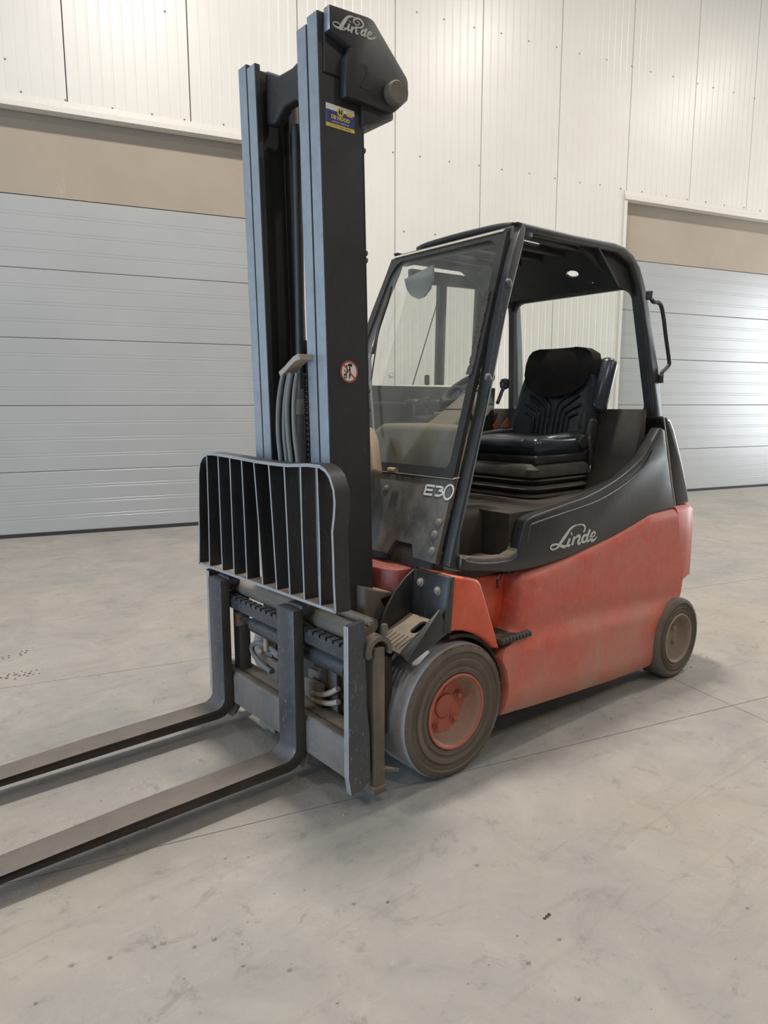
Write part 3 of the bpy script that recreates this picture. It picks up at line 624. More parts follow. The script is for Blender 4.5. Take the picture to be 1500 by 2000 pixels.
# grab handle on the rear pillar
gh=[(1.394,0.100,1.962),(1.430,0.100,1.936),(1.468,0.100,1.937),(1.504,0.100,1.923),(1.535,0.100,1.869),(1.571,0.100,1.771),(1.615,0.100,1.659),(1.612,0.100,1.635),(1.579,0.100,1.614),(1.551,0.100,1.598),(1.544,0.100,1.567)]
ghp=part('grab_handle',tube(spline(gh,5),.0105,10),M['black'],label='bent black grab handle')
for p in (gh[0],gh[-1]): part('handle_foot',rbox((p[0]-.004,p[1],p[2]),(.022,.03,.042),.005,2),M['black'],ghp)
# right-hand cab door: lower panel, bars and pane
yd=1.045
lw=[(x,z) for x,z in [(0.332,1.536),(1.439,1.555)]]
zs=lw[0][1]
part('cab_door',prism('y',[(.03,.84),(1.30,.84),(1.34,zs),(.14,zs)],yd-.02,yd+.012,.006),M['plastic'],label='black lower door panel on the far side')
part('door_ledge',box(.16,1.30,yd-.05,yd-.02,zs-.10,zs-.085,.004),M['hood'])
bars=[[(0.856,2.095),(0.910,2.095),(0.896,1.545),(0.845,1.545)],[(1.155,2.116),(1.205,2.110),(1.175,1.550),(1.128,1.549)]]
for q in bars: part('door_bar',prism('y',q,1.005,1.035,.004),M['black'])
part('door_pane',prism('y',[(0.651,2.063),(1.171,2.118),(1.145,1.550),(0.462,1.538)],1.016,1.021,.0),M['glass2'],smooth=False)
part('sliding_pane_edge',tube([(0.861,1.020,2.005),(0.676,1.020,1.542)],.003,6),M['seal_black'])
part('door_top_rail',prism('y',[(0.620,2.123),(1.415,2.139),(1.417,2.082),(0.620,2.055)],.97,1.0,.005),M['black'])
part('door_knob',rbox([(0.752,0.990,1.569)][0],(.03,.02,.055),.008,2),M['plastic'])
# --- black side fairing around the step-in, following the red panel
fa=[(0.020,0.818),(0.091,0.803),(0.285,0.771),(0.414,0.762),(0.533,0.764),(0.694,0.774),(0.885,0.802),(1.049,0.827),(1.222,0.864),(1.383,0.901),(1.603,0.908),(1.544,1.051),(1.493,1.189),(1.453,1.318),(1.413,1.326),(1.387,1.302),(1.348,1.265),(1.255,1.178),(1.081,1.098),(0.859,1.039),(0.657,1.011),(0.450,0.986),(0.398,0.972),(0.372,0.903),(0.352,0.837),(0.315,0.821),(0.222,0.824),(0.133,0.835),(0.058,0.854),(0.027,0.874)]
fg=both('side_fairing',lambda: prism('y',fa,.010,.070,.012,3),M['plastic'],'black moulded side fairing',ang=.5)
for tr in ([(0.406,0.010,0.877),(0.417,0.010,0.930),(0.439,0.010,0.951),(0.642,0.010,0.975),(0.894,0.010,1.006),(1.111,0.010,1.065),(1.269,0.010,1.140),(1.345,0.010,1.216)],[(0.429,0.016,0.964),(0.455,0.016,0.980),(0.648,0.016,1.007),(0.846,0.016,1.035),(1.062,0.016,1.094),(1.239,0.016,1.173),(1.336,0.016,1.261)]):
    part('trim_bead',tube(spline(tr,4),.0045,6),M['plastic'],fg[0])
part('sill',prism('y',[(0.049,0.858),(0.095,0.836),(0.153,0.819),(0.337,0.805),(0.387,0.825),(0.398,0.871),(0.369,0.875),(0.351,0.845),(0.304,0.833),(0.152,0.846),(0.077,0.864)],.02,.075,.004),M['dusty'],fg[0],'dusty worn sill of the step-in')
# --- cab floor, hood under the seat, rear bulkhead
part('floor_pan',box(.02,.60,.10,1.03,.745,.790,.004),M['grimy'])
part('cab_floor',box(.12,.60,.10,1.03,.790,.806,.004),M['floor_tan'],label='tan dusty cab floor')
rail_z=sorted([(0.504,0.976),(0.708,1.006),(0.911,1.035),(1.132,1.096),(1.304,1.178),(1.393,1.275),(1.421,1.375)])
def hood_z(x,y):
    e=min(y-.07,1.06-y); t=max(0,min(1,1-e/.26)); t=t*t*(3-2*t)
    base=.995; 
    if x>1.16: base+= (min(x,1.36)-1.16)**1.5/.2**1.5*.42
    rim=interp(rail_z,x)-.012
    return max(base,base+(rim-base)*t) if rim>base else base
def mk_hood():
    bm=new(); nx,ny=26,26; x0,x1,y0,y1=.36,1.37,.07,1.06
    top=[[bm.verts.new((x0+(x1-x0)*i/nx,y0+(y1-y0)*j/ny,hood_z(x0+(x1-x0)*i/nx,y0+(y1-y0)*j/ny))) for i in range(nx+1)] for j in range(ny+1)]
    for j in range(ny):
        for i in range(nx): bm.faces.new((top[j][i],top[j][i+1],top[j+1][i+1],top[j+1][i]))
    ring=[top[0][i] for i in range(nx+1)]+[top[j][nx] for j in range(1,ny+1)]+[top[ny][i] for i in range(nx-1,-1,-1)]+[top[j][0] for j in range(ny-1,0,-1)]
    bk=[bm.verts.new((v.co.x,v.co.y,.74)) for v in ring]; n=len(ring)
    for i in range(n): bm.faces.new((ring[i],ring[(i+1)%n],bk[(i+1)%n],bk[i]))
    bm.faces.new(bk); return fix(bm)
part('seat_hood',mk_hood(),M['hood'],label='brown black hood carrying the seat',ang=.7)
part('seat_plinth',rbox((.44,.60,.87),(.60,.76,.255),.035,4),M['hood'],label='textured seat plinth')
part('rear_cover',prism('y',[(1.463,1.383),(1.494,1.377),(1.530,1.367),(1.577,1.314),(1.629,1.229),(1.683,1.134),(1.740,1.022),(1.782,0.917),(1.643,0.903),(1.578,1.047),(1.518,1.208)],.025,WY-.025,.022,4),M['gloss'],label='glossy black rear cover',ang=.6)
part('rear_seam',tube([(1.436,0.012,1.376),(1.495,0.012,1.210),(1.549,0.012,1.051),(1.602,0.012,0.919)],.003,6),M['seal'])
# --- seat
sx0,sy0=.70,.515; SXO=.06
seat=part('seat',rbox((1.0,sy0,1.238),(.44,.50,.095),.042,5),M['leather'],label='black vinyl driver seat')
def mk_back():
    bm=new(); rings=[]
    # outline of the backrest, seen from the front: half width and lean by height
    tab=[(0,.17,.05,.0),(.02,.215,.07,.0),(.06,.235,.085,.0),(.16,.245,.10,.004),(.26,.235,.095,.004),(.32,.222,.085,.0),(.38,.198,.075,-.004),(.43,.175,.06,-.010),(.455,.150,.045,-.012)]
    for z,hw,th,bul in tab:
        xx=1.17+.25*z*1.0; r=[]
        for k in range(24):
            a=2*PI*k/24; c,s=math.cos(a),math.sin(a); ex=2.6
            u=math.copysign(abs(c)**(2/ex),c)*hw; w=math.copysign(abs(s)**(2/ex),s)*th*.5
            if w<0: w-= .055*(abs(u)/hw)**2.5*0; w= w + (-.045*(abs(u)/max(hw,.01))**3 if w<0 else 0)
            r.append(V(xx+w+th*.5,sy0+u,1.245+z))
        rings.append(r)
    add_rings(bm,rings); return fix(bm)
part('backrest',mk_back(),M['leather'],seat,'black vinyl backrest',ang=1.2)
hr=new(); rings=[]
for z,hw,th in [(.235,.04,.10),(.25,.12,.115),(.29,.185,.118),(.35,.218,.125),(.41,.220,.120),(.45,.208,.105),(.475,.175,.06),(.485,.12,.03)]:
    xx=1.17+.25*z-.030; rings.append([V(xx+(math.copysign(abs(math.sin(2*PI*k/20))**.8,math.sin(2*PI*k/20))*th*.5+(-.04*abs(math.cos(2*PI*k/20))**3 if math.sin(2*PI*k/20)<0 else 0))+th*.5,sy0+math.copysign(abs(math.cos(2*PI*k/20))**.8,math.cos(2*PI*k/20))*hw,1.245+z) for k in range(20)])
add_rings(hr,rings); part('headrest_cover',fix(hr),M['fabric'],seat,'black fabric cover on the backrest top',ang=1.2)
def onback(u,z): # a point just in front of the backrest face
    th=interp([(0,.05),(.06,.085),(.16,.10),(.26,.095),(.34,.085)],z); hw=interp([(0,.17),(.06,.235),(.26,.235),(.34,.205)],z)
    f=(1-min(.99,abs(u)/hw)**2.6)**(1/2.6)
    return (1.17+.25*z+th*.5-th*.5*f-.045*(abs(u)/hw)**3-.004,sy0+u,1.245+z)
for s in (-1,1):
    for pts in ([(.018,.035),(.018,.15),(.030,.20),(.085,.245),(.120,.285)],[(.048,.035),(.048,.14),(.060,.175),(.11,.21),(.155,.24)],[(.078,.045),(.078,.13),(.092,.155),(.14,.18),(.175,.195)],[(.108,.045),(.108,.115),(.125,.135),(.165,.15)]):
        part('piping',tube([onback(p[0]*s,p[1]) for p in spline([(a,b,0) for a,b in pts],5)],.0085,8),M['leather'],seat)
# cushion roll, seat pan, slider rails, base and bellows
part('cushion_bolster',tube(spline([(1.20,.325,1.275),(1.05,.312,1.268),(.92,.312,1.258),(.83,.345,1.248),(.795,.43,1.243),(.79,.54,1.243),(.795,.65,1.243),(.83,.735,1.248),(.92,.768,1.258),(1.05,.768,1.268),(1.20,.755,1.275)],4),.036,12),M['leather'],seat)
part('seat_pan',rbox((1.0,sy0,1.178),(.44,.49,.045),.012,3),M['plastic'],seat)
part('slide_rail',box(.88,1.18,.285,.300,1.150,1.165,.003),M['dusty'],seat,'dusty metal slide rail')
for x,w in ((.965,.06),(1.06,.09)): part('seat_lever',rbox((x,.282,1.118),(w,.016,.024),.004,2),M['dusty'],seat,'dusty seat lever')
def stack(lev,r):
    rings=[[V(.985+u,sy0+v,z) for u,v in rrect(-.235+e,.235-e,-.255+e,.255-e,r,5)] for z,e in lev]
    bm=new(); add_rings(bm,rings); return fix(bm)
part('seat_base',stack([(1.092,.02),(1.100,.0),(1.135,.0),(1.155,.015),(1.16,.02)],.05),M['rubber_mat'],seat,'grey dusty seat base',ang=.7)
part('bellows',stack([(.985,.03),(.992,.006),(1.005,.0),(1.014,.012),(1.019,.036),(1.024,.036),(1.030,.008),(1.042,-.004),(1.054,.008),(1.060,.038),(1.065,.038),(1.070,.008),(1.082,-.002),(1.090,.014)],.08),M['rubber_mat'],seat,'dusty rubber bellows under the seat',ang=.9)
part('recline_housing',rbox((1.215,.290,1.275),(.075,.05,.20),.022,3,Matrix.Rotation(.25,3,'Y')),M['plastic'],seat)
part('recline_knob',lathe([(.001,-.03),(.030,-.03),(.036,-.022),(.036,.0),(.001,.0)],(1.13,.285,1.255),(0,1,0),16),M['plastic'],seat)
am=[(1.354,0.285,1.640),(1.271,0.285,1.428)]
d=V(*am[1])-V(*am[0]); 
ar=new(); add_lathe(ar,[(.001,-.030),(.026,-.028),(.040,-.018),(.048,0),(.050,d.length*.5),(.050,d.length),(.044,d.length+.020),(.028,d.length+.030),(.001,d.length+.032)],am[0],tuple(d),20)
part('armrest',fix(ar),M['leather'],seat,'raised black armrest',ang=1.2)
part('armrest_pivot',rbox((am[1][0]-.055,.31,am[1][2]-.045),(.05,.045,.16),.02,3,Matrix.Rotation(.35,3,'Y')),M['plastic'],seat)
part('back_shell',rbox((1.262,sy0,1.46),(.04,.43,.42),.02,3,Matrix.Rotation(.245,3,'Y')),M['beige'],seat,'grey beige shell behind the backrest')
part('belt_buckle',rbox((1.20,.265,1.12),(.006,.014,.040),.003,2),M['chrome'],seat,'metal belt tongue')
part('belt_strap',tube(spline([(1.22,.285,1.30),(1.18,.265,1.265),(1.19,.26,1.20),(1.20,.265,1.14)],5),.014,8),M['plastic'],seat)
# --- dashboard, column, wheel, levers
dd=new(); add_prism(dd,'x',[(.23,1.0),(.23,1.355),(.42,1.360),(.66,1.355),(.73,1.32),(.82,1.17),(.86,1.0)],.16,.29); fix(dd); bev(dd,.03,3)
dash=part('dashboard',dd,M['dash'],label='tan dusty dashboard hump',ang=.7)
part('steering_column',solid([(.20,.27,1.33),(.20,.46,1.33),(.40,.37,1.50),(.40,.25,1.50)],(.05,0,-.09),.02,3),M['dash'],label='dusty steering column')
part('column_seam',solid([(.300,.25,1.4165),(.300,.42,1.4165),(.306,.417,1.4216),(.306,.25,1.4216)],(.05,0,-.09),.0),M['gap'])
swc=[(0.575,0.520,1.515)][0]
ax=V(-.55,.12,.83).normalized()
sw=part('steering_wheel',lathe([(.120+.017*math.cos(2*PI*k/12),.017*math.sin(2*PI*k/12)) for k in range(12)],swc,tuple(ax),40,closed=True),M['plastic'],label='black steering wheel',ang=1.2)
part('wheel_hub',lathe([(.001,.015),(.03,.015),(.045,.0),(.045,-.04),(.001,-.06)],swc,tuple(ax),20),M['plastic'],sw)
u=ax.cross(V(0,1,0)).normalized(); w_=ax.cross(u)
for a in (.3,2.4,4.5): part('spoke',tube([V(*swc)+ (u*math.cos(a)+w_*math.sin(a))*.03,V(*swc)+(u*math.cos(a)+w_*math.sin(a))*.12],.012,8),M['plastic'],sw)
for p in [(0.575,0.800,1.449),(0.690,0.800,1.450)]:
    lv=part('lever',tube([(p[0],p[1],p[2]-.10),(p[0],p[1],p[2]-.02)],.008,8),M['plastic'])
    part('lever_knob',lathe([(.001,.028),(.016,.022),(.022,.005),(.019,-.015),(.010,-.026),(.001,-.027)],p,(0,0,1),16),M['plastic'],lv)
p=[(0.599,0.780,1.394)][0]
lb=part('lever_console',rbox((p[0]+.06,p[1]+.02,p[2]-.06),(.22,.22,.10),.03,3),M['plastic'])
for k in range(4): part('gaiter_rib',lathe([(.020+.004*k,0),(.026+.004*k,.006),(.020+.004*k,.012)],(p[0]+.02+.006*k,p[1]-.02,p[2]-.004-.013*k),(0,0,1),14),M['beige'],lb)
for (x,y),r in zip(((986,748),),(.028,)):
    p=[(1.066,0.720,1.547)][0]; kb=part('side_lever',tube([(p[0]-.10,p[1]-.04,p[2]-.10),p],.010,8),M['plastic']); part('lever_knob',lathe([(.001,.03),(.02,.025),(.028,.005),(.024,-.02),(.001,-.03)],p,(0,0,1),16),M['plastic'],kb)
part('console_tower',rbox((.86,.98,1.30),(.50,.12,.34),.03,3),M['plastic'])
for q in ([(1.134,0.860,1.326),(1.176,0.860,1.354),(1.185,0.860,1.337),(1.152,0.860,1.303)],[(1.134,0.800,1.316),(1.192,0.800,1.369),(1.203,0.800,1.315)]):
    part('red_tag',solid(q,(.0,.004,.0),.0),M['signred'],label='red label inside the cab',smooth=False)
# wiper motor, arm and blade on the windscreen
mb=[(0.092,0.613,1.333),(0.074,0.562,1.286),(0.020,0.469,1.152),(0.011,0.499,1.129),(0.018,0.539,1.147),(0.064,0.618,1.262)]
wm=part('wiper_motor',solid([tuple(q) for q in mb],(-.05,0,.02),.008,2),M['brown'],label='brown dusty wiper motor')
part('motor_shaft',tube([t3f(mb[2][1]-.02,mb[2][2]+.002,.04),t3f(mb[2][1]-.065,mb[2][2]+.002,.04)],.012,10),M['brown'],wm)
wa_=[(0.106,0.640,1.316),(0.183,0.758,1.509),(0.241,0.837,1.653),(0.262,0.844,1.706)]
part('wiper_arm',tube(wa_,.007,8),M['hose'],wm)
bla=[(0.250,0.826,1.676),(0.298,0.839,1.797),(0.346,0.833,1.918),(0.376,0.842,1.992)]
part('wiper_blade',tube(bla,.008,6),M['plastic'],wm)
part('wiper_link',tube([(0.197,0.771,1.556),(0.293,0.833,1.796),(0.332,0.842,1.894)],.004,6),M['plastic'],wm)
# --- mast: two nested pairs of channels, leaning a touch forward
tilt=.0205
def mx(z): return -.372-tilt*(z-1.24)     # front face
ZB,ZT=.09,2.725
def channel(y0,y1,web_at,zb,zt,d,tf=.024,tw=.020,notch=0):
    """C section: flanges y0..y1 at front and rear, web on side web_at"""
    bm=new(); yo,yi=(y0,y1) if web_at==0 else (y1,y0)
    sg=1 if yi>yo else -1
    sec=[(0,yo),(0,yi),(tf,yi),(tf,yo+sg*tw),(d-tf,yo+sg*tw),(d-tf,yi),(d,yi),(d,yo)]
    add_rings(bm,[[V(mx(z)+x,y,z) for x,y in sec] for z in (zb,zt)]); fix(bm); return bev(bm,.003,1,1.0)
YC=.571
def ch(name,dy0,dy1,zb,zt,d,lab):
    out=[]
    for s in (-1,1):
        y0,y1=YC+s*dy1,YC+s*dy0
        o=part(name,channel(y0,y1,0,zb,zt,d),[M['mast'],M['steel']],label=lab,smooth=False); face_mat(o,1,lambda p,n:n.x<-.9 and p.x<mx(p.z)+.006); out.append(o)
    return out
oc=ch('outer_mast_channel',.209,.272,ZB,ZT,.182,'outer mast channel with polished steel front edge')
ic=ch('inner_mast_channel',.143,.205,ZB+.05,ZT-.018,.165,'inner mast channel with polished steel front edge')
# top and middle ties between the channels
part('mast_tie',prism('x',[(YC-.16,2.70),(YC-.10,2.66),(YC-.03,2.645),(YC+.06,2.65),(YC+.14,2.69),(YC+.16,2.70),(YC+.16,2.50),(YC+.10,2.49),(YC+.03,2.53),(YC-.05,2.53),(YC-.10,2.49),(YC-.16,2.50)],mx(2.66)+.05,mx(2.66)+.10,.012,3),M['mast'],ang=.7)
part('mast_tie',box(mx(2.)+.17,mx(2.)+.20,YC-.20,YC+.20,1.55,1.70,.004),M['mast'])
part('mast_tie',box(mx(1.)+.16,mx(1.)+.19,YC-.26,YC+.26,.14,.36,.004),M['grimy'])
# lift cylinders with rods, centre chain, pipe
for s in (-1,1):
    yy=YC+s*.165
    cy=part('lift_cylinder',tube([(mx(z)+.175,yy,z) for z in (.12,1.62)],.036,16),M['mast'])
    part('piston_rod',tube([(mx(z)+.175,yy,z) for z in (1.62,2.60)],.022,12),M['dusty'],cy)
part('hydraulic_pipe',tube(spline([(mx(2.3)+.11,YC-.10,1.0),(mx(2.3)+.11,YC-.10,2.20),(mx(2.3)+.11,YC-.11,2.30),(mx(2.3)+.10,YC-.15,2.36)],5),.016,10),M['mast'])
part('hydraulic_pipe',tube([(mx(1.8)+.12,YC+.08,.4),(mx(1.8)+.12,YC+.08,2.5)],.020,10),M['mast'])
part('centre_cylinder',tube([(mx(1.8)+.10,YC+.01,.3),(mx(1.8)+.10,YC+.01,1.50)],.042,16),M['grimy'])
part('cylinder_collar',tube([(mx(1.8)+.10,YC+.01,1.40),(mx(1.8)+.10,YC+.01,1.46)],.052,16),M['dusty'])
# chain: link plates joined into one part
chn=new()
for k in range(46):
    z=.62+k*.0205
    for e in (-.012,.012): add_box(chn,mx(z)+.045,mx(z)+.062,YC-.055+e-.002,YC-.055+e+.002,z,z+.0175)
    add_tube(chn,[(mx(z)+.0535,YC-.072,z+.009),(mx(z)+.0535,YC-.038,z+.009)],.0045,6)
o=part('lift_chain',fix(chn),M['grimy'],label='oily leaf chain'); o['kind']='stuff'
# hose bend guard and four hoses
xg=-.43
gd_=[(0.397,1.616),(0.414,1.615),(0.438,1.609),(0.470,1.593),(0.503,1.575),(0.537,1.560)]
gb=new(); rings=[]
for (y,z) in gd_:
    rings.append([V(xg-.006,y,z),V(xg-.002,y,z+.004),V(xg+.05,y,z+.004),V(xg+.054,y,z),V(xg+.05,y-.004,z-.016),V(xg-.002,y-.004,z-.016)])
add_rings(gb,rings); hg=part('hose_guard',fix(gb),M['beige'],label='beige curved hose guard',ang=.9)
for k,(dx_,path) in enumerate(((.0,[(0.522,1.557),(0.547,1.497),(0.566,1.420),(0.570,1.322),(0.556,1.214),(0.542,1.025)]),(.016,[(0.504,1.557),(0.529,1.497),(0.547,1.420),(0.551,1.323),(0.537,1.215),(0.523,1.027)]),(.0,[(0.468,1.555),(0.489,1.496),(0.503,1.420),(0.499,1.324),(0.482,1.219),(0.467,1.034)]),(.016,[(0.451,1.555),(0.471,1.496),(0.481,1.420),(0.478,1.325),(0.460,1.220),(0.446,1.036)]))):
    part('mast_hose',tube(spline([(xg+dx_+.006,y,z) for y,z in path],5),.0095,8),M['hose'],hg,'grey hydraulic hose')
# head brackets with tie tube, pins and script lettering
yb=.262
bk=[(-0.379,2.733),(-0.219,2.745),(-0.201,2.744),(-0.190,2.740),(-0.041,2.603),(-0.034,2.590),(-0.031,2.548),(-0.036,2.526),(-0.092,2.476),(-0.111,2.469),(-0.140,2.467),(-0.289,2.473),(-0.315,2.469),(-0.314,2.591),(-0.288,2.630),(-0.378,2.659)]
for s in (0,1):
    y0=yb if s==0 else 2*YC-yb-.062
    br=part('mast_head_bracket',prism('y',bk,y0,y0+.034,.003),[M['mast'],M['steel']],label='black head plate at the top of the mast'); face_mat(br,1,lambda p,n:n.x<-.9 and p.z>2.6)
    if s==0: HB=br
    part('bracket_web',box(mx(2.6)+.02,mx(2.6)+.12,*((y0+.03,YC-.26) if s==0 else (YC+.25,y0+.004)),2.54,2.69,.003),M['mast'],br)
    px,pz=[(-0.108,2.526)][0]
    yy=(yb-.034,yb+.01) if s==0 else (2*YC-yb+.010,2*YC-yb-.03)
    part('pin',lathe([(.001,0),(.036,0),(.040,.004),(.040,.046),(.001,.046)],(px,yy[0],pz),(0,1 if s==0 else -1,0),28),M['dusty'],br,'dusty round pivot pin',ang=.6)
(tx0,tz0),=[(-0.244,2.405)]
part('head_cross_box',prism('y',[(tx0+.02,tz0-.0),(tx0+.16,tz0+.05),(tx0+.16,tz0+.10),(tx0+.02,tz0+.12)],yb+.02,2*YC-yb-.02,.006),M['mast'])
bm=new(); t3b=lambda u,v,t:V(u,yb-t-.0005,v)
def lg(txt,ws): stroke(bm,txt,ws,t3b,.0012,4)
lg([(-0.267,2.714),(-0.262,2.717),(-0.255,2.713),(-0.260,2.706),(-0.272,2.704),(-0.280,2.709),(-0.276,2.719),(-0.259,2.726),(-0.243,2.721),(-0.239,2.710),(-0.252,2.700),(-0.272,2.697)],[0.0014,0.0022,0.0029,0.0036,0.0058,0.0065,0.0072,0.0058,0.0029])
lg([(-0.269,2.722),(-0.285,2.724),(-0.302,2.718),(-0.312,2.708),(-0.323,2.693),(-0.332,2.678),(-0.340,2.669)],[0.0022,0.0050,0.0086,0.0122,0.0122,0.0115])
lg([(-0.319,2.674),(-0.340,2.672),(-0.357,2.672),(-0.365,2.678),(-0.359,2.685),(-0.344,2.686),(-0.330,2.680),(-0.317,2.676),(-0.308,2.683)],[0.0072,0.0072,0.0043,0.0029,0.0029,0.0036,0.0043,0.0072,0.0036])
lg([(-0.298,2.698),(-0.304,2.680),(-0.301,2.676),(-0.293,2.683)],[0.0072,0.0072,0.0050,0.0029]); lg([(-0.295,2.704),(-0.294,2.707)],[0.0079,0.0079])
lg([(-0.285,2.694),(-0.290,2.673)],[0.0072,0.0072]); lg([(-0.286,2.684),(-0.276,2.693),(-0.268,2.693),(-0.270,2.681),(-0.265,2.677),(-0.259,2.683)],[0.0029,0.0050,0.0072,0.0072,0.0050,0.0029])
lg([(-0.228,2.698),(-0.238,2.697),(-0.246,2.689),(-0.247,2.682),(-0.241,2.680),(-0.234,2.686)],[0.0043,0.0065,0.0072,0.0072,0.0050,0.0029]); lg([(-0.223,2.707),(-0.232,2.688),(-0.234,2.680),(-0.226,2.684)],[0.0072,0.0072,0.0058,0.0029])
lg([(-0.220,2.685),(-0.210,2.691),(-0.203,2.698),(-0.208,2.701),(-0.216,2.695),(-0.220,2.685),(-0.217,2.679),(-0.206,2.680),(-0.192,2.686),(-0.181,2.693)],[0.0029,0.0036,0.0050,0.0050,0.0065,0.0079,0.0072,0.0058,0.0050,0.0029])
part('script_lettering',fix(bm),M['decal'],HB,'pale script lettering',smooth=False)
(nx_,nz_),=[(-0.254,2.514)]
link('faint_number',text_mesh('2',.115,M['faint'],lambda u,v,t:V(u,yb-.0012,v),nx_,nz_,sx=.8),HB,(0,0,0))
# maintenance sticker: white, blue and yellow with its wording
ys=.2985
c4=[(-0.372,2.443),(-0.251,2.453),(-0.251,2.381),(-0.371,2.369)]
sx0_,sx1_=c4[0][0],c4[1][0]; sz1,sz0=(c4[0][1]+c4[1][1])/2,(c4[2][1]+c4[3][1])/2
def st3(u,v,t): return V(sx0_+(sx1_-sx0_)*u,ys-t,sz0+(sz1-sz0)*v)
def srect(name,u0,u1,v0,v1,m,t,par): 
    bm=new(); bm.faces.new([bm.verts.new(st3(u,v,t)) for u,v in ((u0,v0),(u1,v0),(u1,v1),(u0,v1))]); return part(name,bm,m,par,smooth=False)
sk=part('sticker',solid([st3(0,0,0),st3(1,0,0),st3(1,1,0),st3(0,1,0)],(0,-.0006,0),0),M['white'],oc[0],'white blue and yellow sticker on the mast',smooth=False)
srect('blue_field',0,1,.165,.74,M['blue'],.0009,oc[0]); srect('yellow_band',0,1,0,.165,M['yellow'],.0009,oc[0]); srect('yellow_tab',.72,.93,.66,.83,M['yellow'],.0012,oc[0])
bm=new(); bm.faces.new([bm.verts.new(st3(.5+.115*math.cos(2*PI*k/20),.745+.19*math.sin(2*PI*k/20),.0012)) for k in range(20)]); part('yellow_disc',bm,M['yellow'],oc[0],smooth=False)
def stext(b,h,m,u,v,al='CENTER',bold=.0,sx=1.):
    W_,H_=(sx1_-sx0_),(sz1-sz0)
    me=text_mesh(b,h*H_,m,lambda p,q,t:V(sx0_+p,ys-.0016,sz0+q),u*W_,v*H_,al,bold,sx); link('sticker_lettering',me,oc[0],(0,0,0))
stext('N',.27,M['ink'],.5,.65,bold=.001); stext('DE NOOD',.225,M['yellow'],.5,.385,bold=.0008,sx=1.02); stext('technisch onderhoud',.115,M['white'],.5,.235,sx=1.0)
bm=new()
for k in range(26): 
    if k in (2,9,17): continue
    u=.14+k*.028; bm.faces.new([bm.verts.new(st3(a,b,.0012)) for a,b in ((u,.065),(u+.017,.065),(u+.017,.105),(u,.105))])
part('small_print',bm,M['blue'],oc[0],smooth=False)
# prohibition sign: nobody under the raised load
(qx,qz),=[(-0.283,1.557)]; QR=.040
def q3(u,v,t): return V(qx+u*QR,ys-t,qz+v*QR)
def qpoly(name,pts,m,t): 
    bm=new(); bm.faces.new([bm.verts.new(q3(u,v,t)) for u,v in pts]); return part(name,bm,m,oc[0],smooth=False)
qpoly('sign_disc',circ2(0,0,1,36),M['white'],.0008)
bm=new(); stroke(bm,[(0.91*math.cos(2*PI*k/36),.91*math.sin(2*PI*k/36)) for k in range(37)],[.17],lambda u,v,t:q3(u,v,.0012),.0,1)
stroke(bm,[(-.62,.62),(.62,-.62)],[.15],lambda u,v,t:q3(u,v,.0014),.0,1); part('sign_ring',bm,M['signred'],oc[0],label='red prohibition ring',smooth=False)
bm=new()
for pl_ in ([(-.12,.46),(.34,.46),(.34,.72),(-.12,.72)],[(-.34,.62),(-.22,.62),(-.18,-.15),(-.30,-.15)],[(-.02,.30),(.16,.30),(.18,-.28),(.12,-.62),(.06,-.62),(.07,-.25),(-.02,-.62),(-.08,-.62),(0,-.1)],[(-.60,.15),(-.54,.20),(-.24,-.22),(-.30,-.28)],[(-.62,-.20),(-.30,-.20),(-.30,-.30),(-.62,-.30)]):
    bm.faces.new([bm.verts.new(q3(u,v,.0011)) for u,v in pl_])
stroke(bm,[(-.42+.13*math.cos(2*PI*k/14),-.44+.13*math.sin(2*PI*k/14)) for k in range(15)],[.09],lambda u,v,t:q3(u,v,.0011),.0,1)
bm.faces.new([bm.verts.new(q3(.07+.08*math.cos(2*PI*k/10),.40*0+.37+.08*math.sin(2*PI*k/10),.0011)) for k in range(10)])
part('sign_figure',bm,M['ink'],oc[0],smooth=False)
# bolts and strips on the rear edge of the mast
rbm=mesh('mast_bolt',lathe([(.001,-.006),(.008,-.006),(.010,0),(.010,.012),(.001,.012)],(0,0,0),(1,0,0),10),M['mast'])
for z in (2.335,1.985,1.96,1.49,1.42): link('mast_bolt',rbm,oc[0],(mx(z)+.188,.315,z))
part('mast_edge_strip',tube([(mx(z)+.184,YC-.268,z) for z in (.6,2.40)],.005,6),M['mast'],oc[0])
mp=[(-0.230,0.743),(-0.101,0.706),(-0.117,0.692),(-0.169,0.689),(-0.149,0.646),(-0.180,0.603),(-0.211,0.564),(-0.256,0.561),(-0.255,0.751)]
for s in (0,1): part('mast_pivot',prism('y',mp,mir(.25,s),mir(.33,s),.008,2),M['dusty'],label='dusty brown mast pivot')
# --- carriage
CX=-.478
def toothed(y0,y1,z0,z1,x0,x1,n):
    pts=[(y0,z0)]; w=(y1-y0)/n
    pts.append((y1,z0))
    for k in range(n-1,-1,-1):
        a=y0+k*w; pts+=[(a+w,z1),(a+w*.42,z1),(a+w*.42,z1-.012),(a+w*.12,z1-.012),(a+w*.12,z1)]
    pts.append((y0,z1)); 
    P=[]
    for p in pts:
        if not P or math.dist(p,P[-1])>1e-5: P.append(p)
    return prism('x',P,x0,x1,.0)
cg=part('carriage_bar',toothed(.05,1.10,.565,.618,CX,CX+.035,25),M['worn_steel'],label='toothed upper carriage bar',smooth=False)
part('carriage_bar',solid([(CX,.05,.128),(CX,1.10,.128),(CX,1.10,.250),(CX+.012,1.10,.266),(CX+.05,1.10,.266),(CX+.05,1.10,.128)][:0] or [(CX,.05,.128),(CX,.05,.250),(CX+.012,.05,.268),(CX+.045,.05,.268),(CX+.045,.05,.128)],(0,1.05,0),.003),M['bar'],label='dusty lower carriage bar')
part('carriage_ledge',box(CX+.055,CX+.13,.06,1.09,.225,.262,.006),M['dusty'])
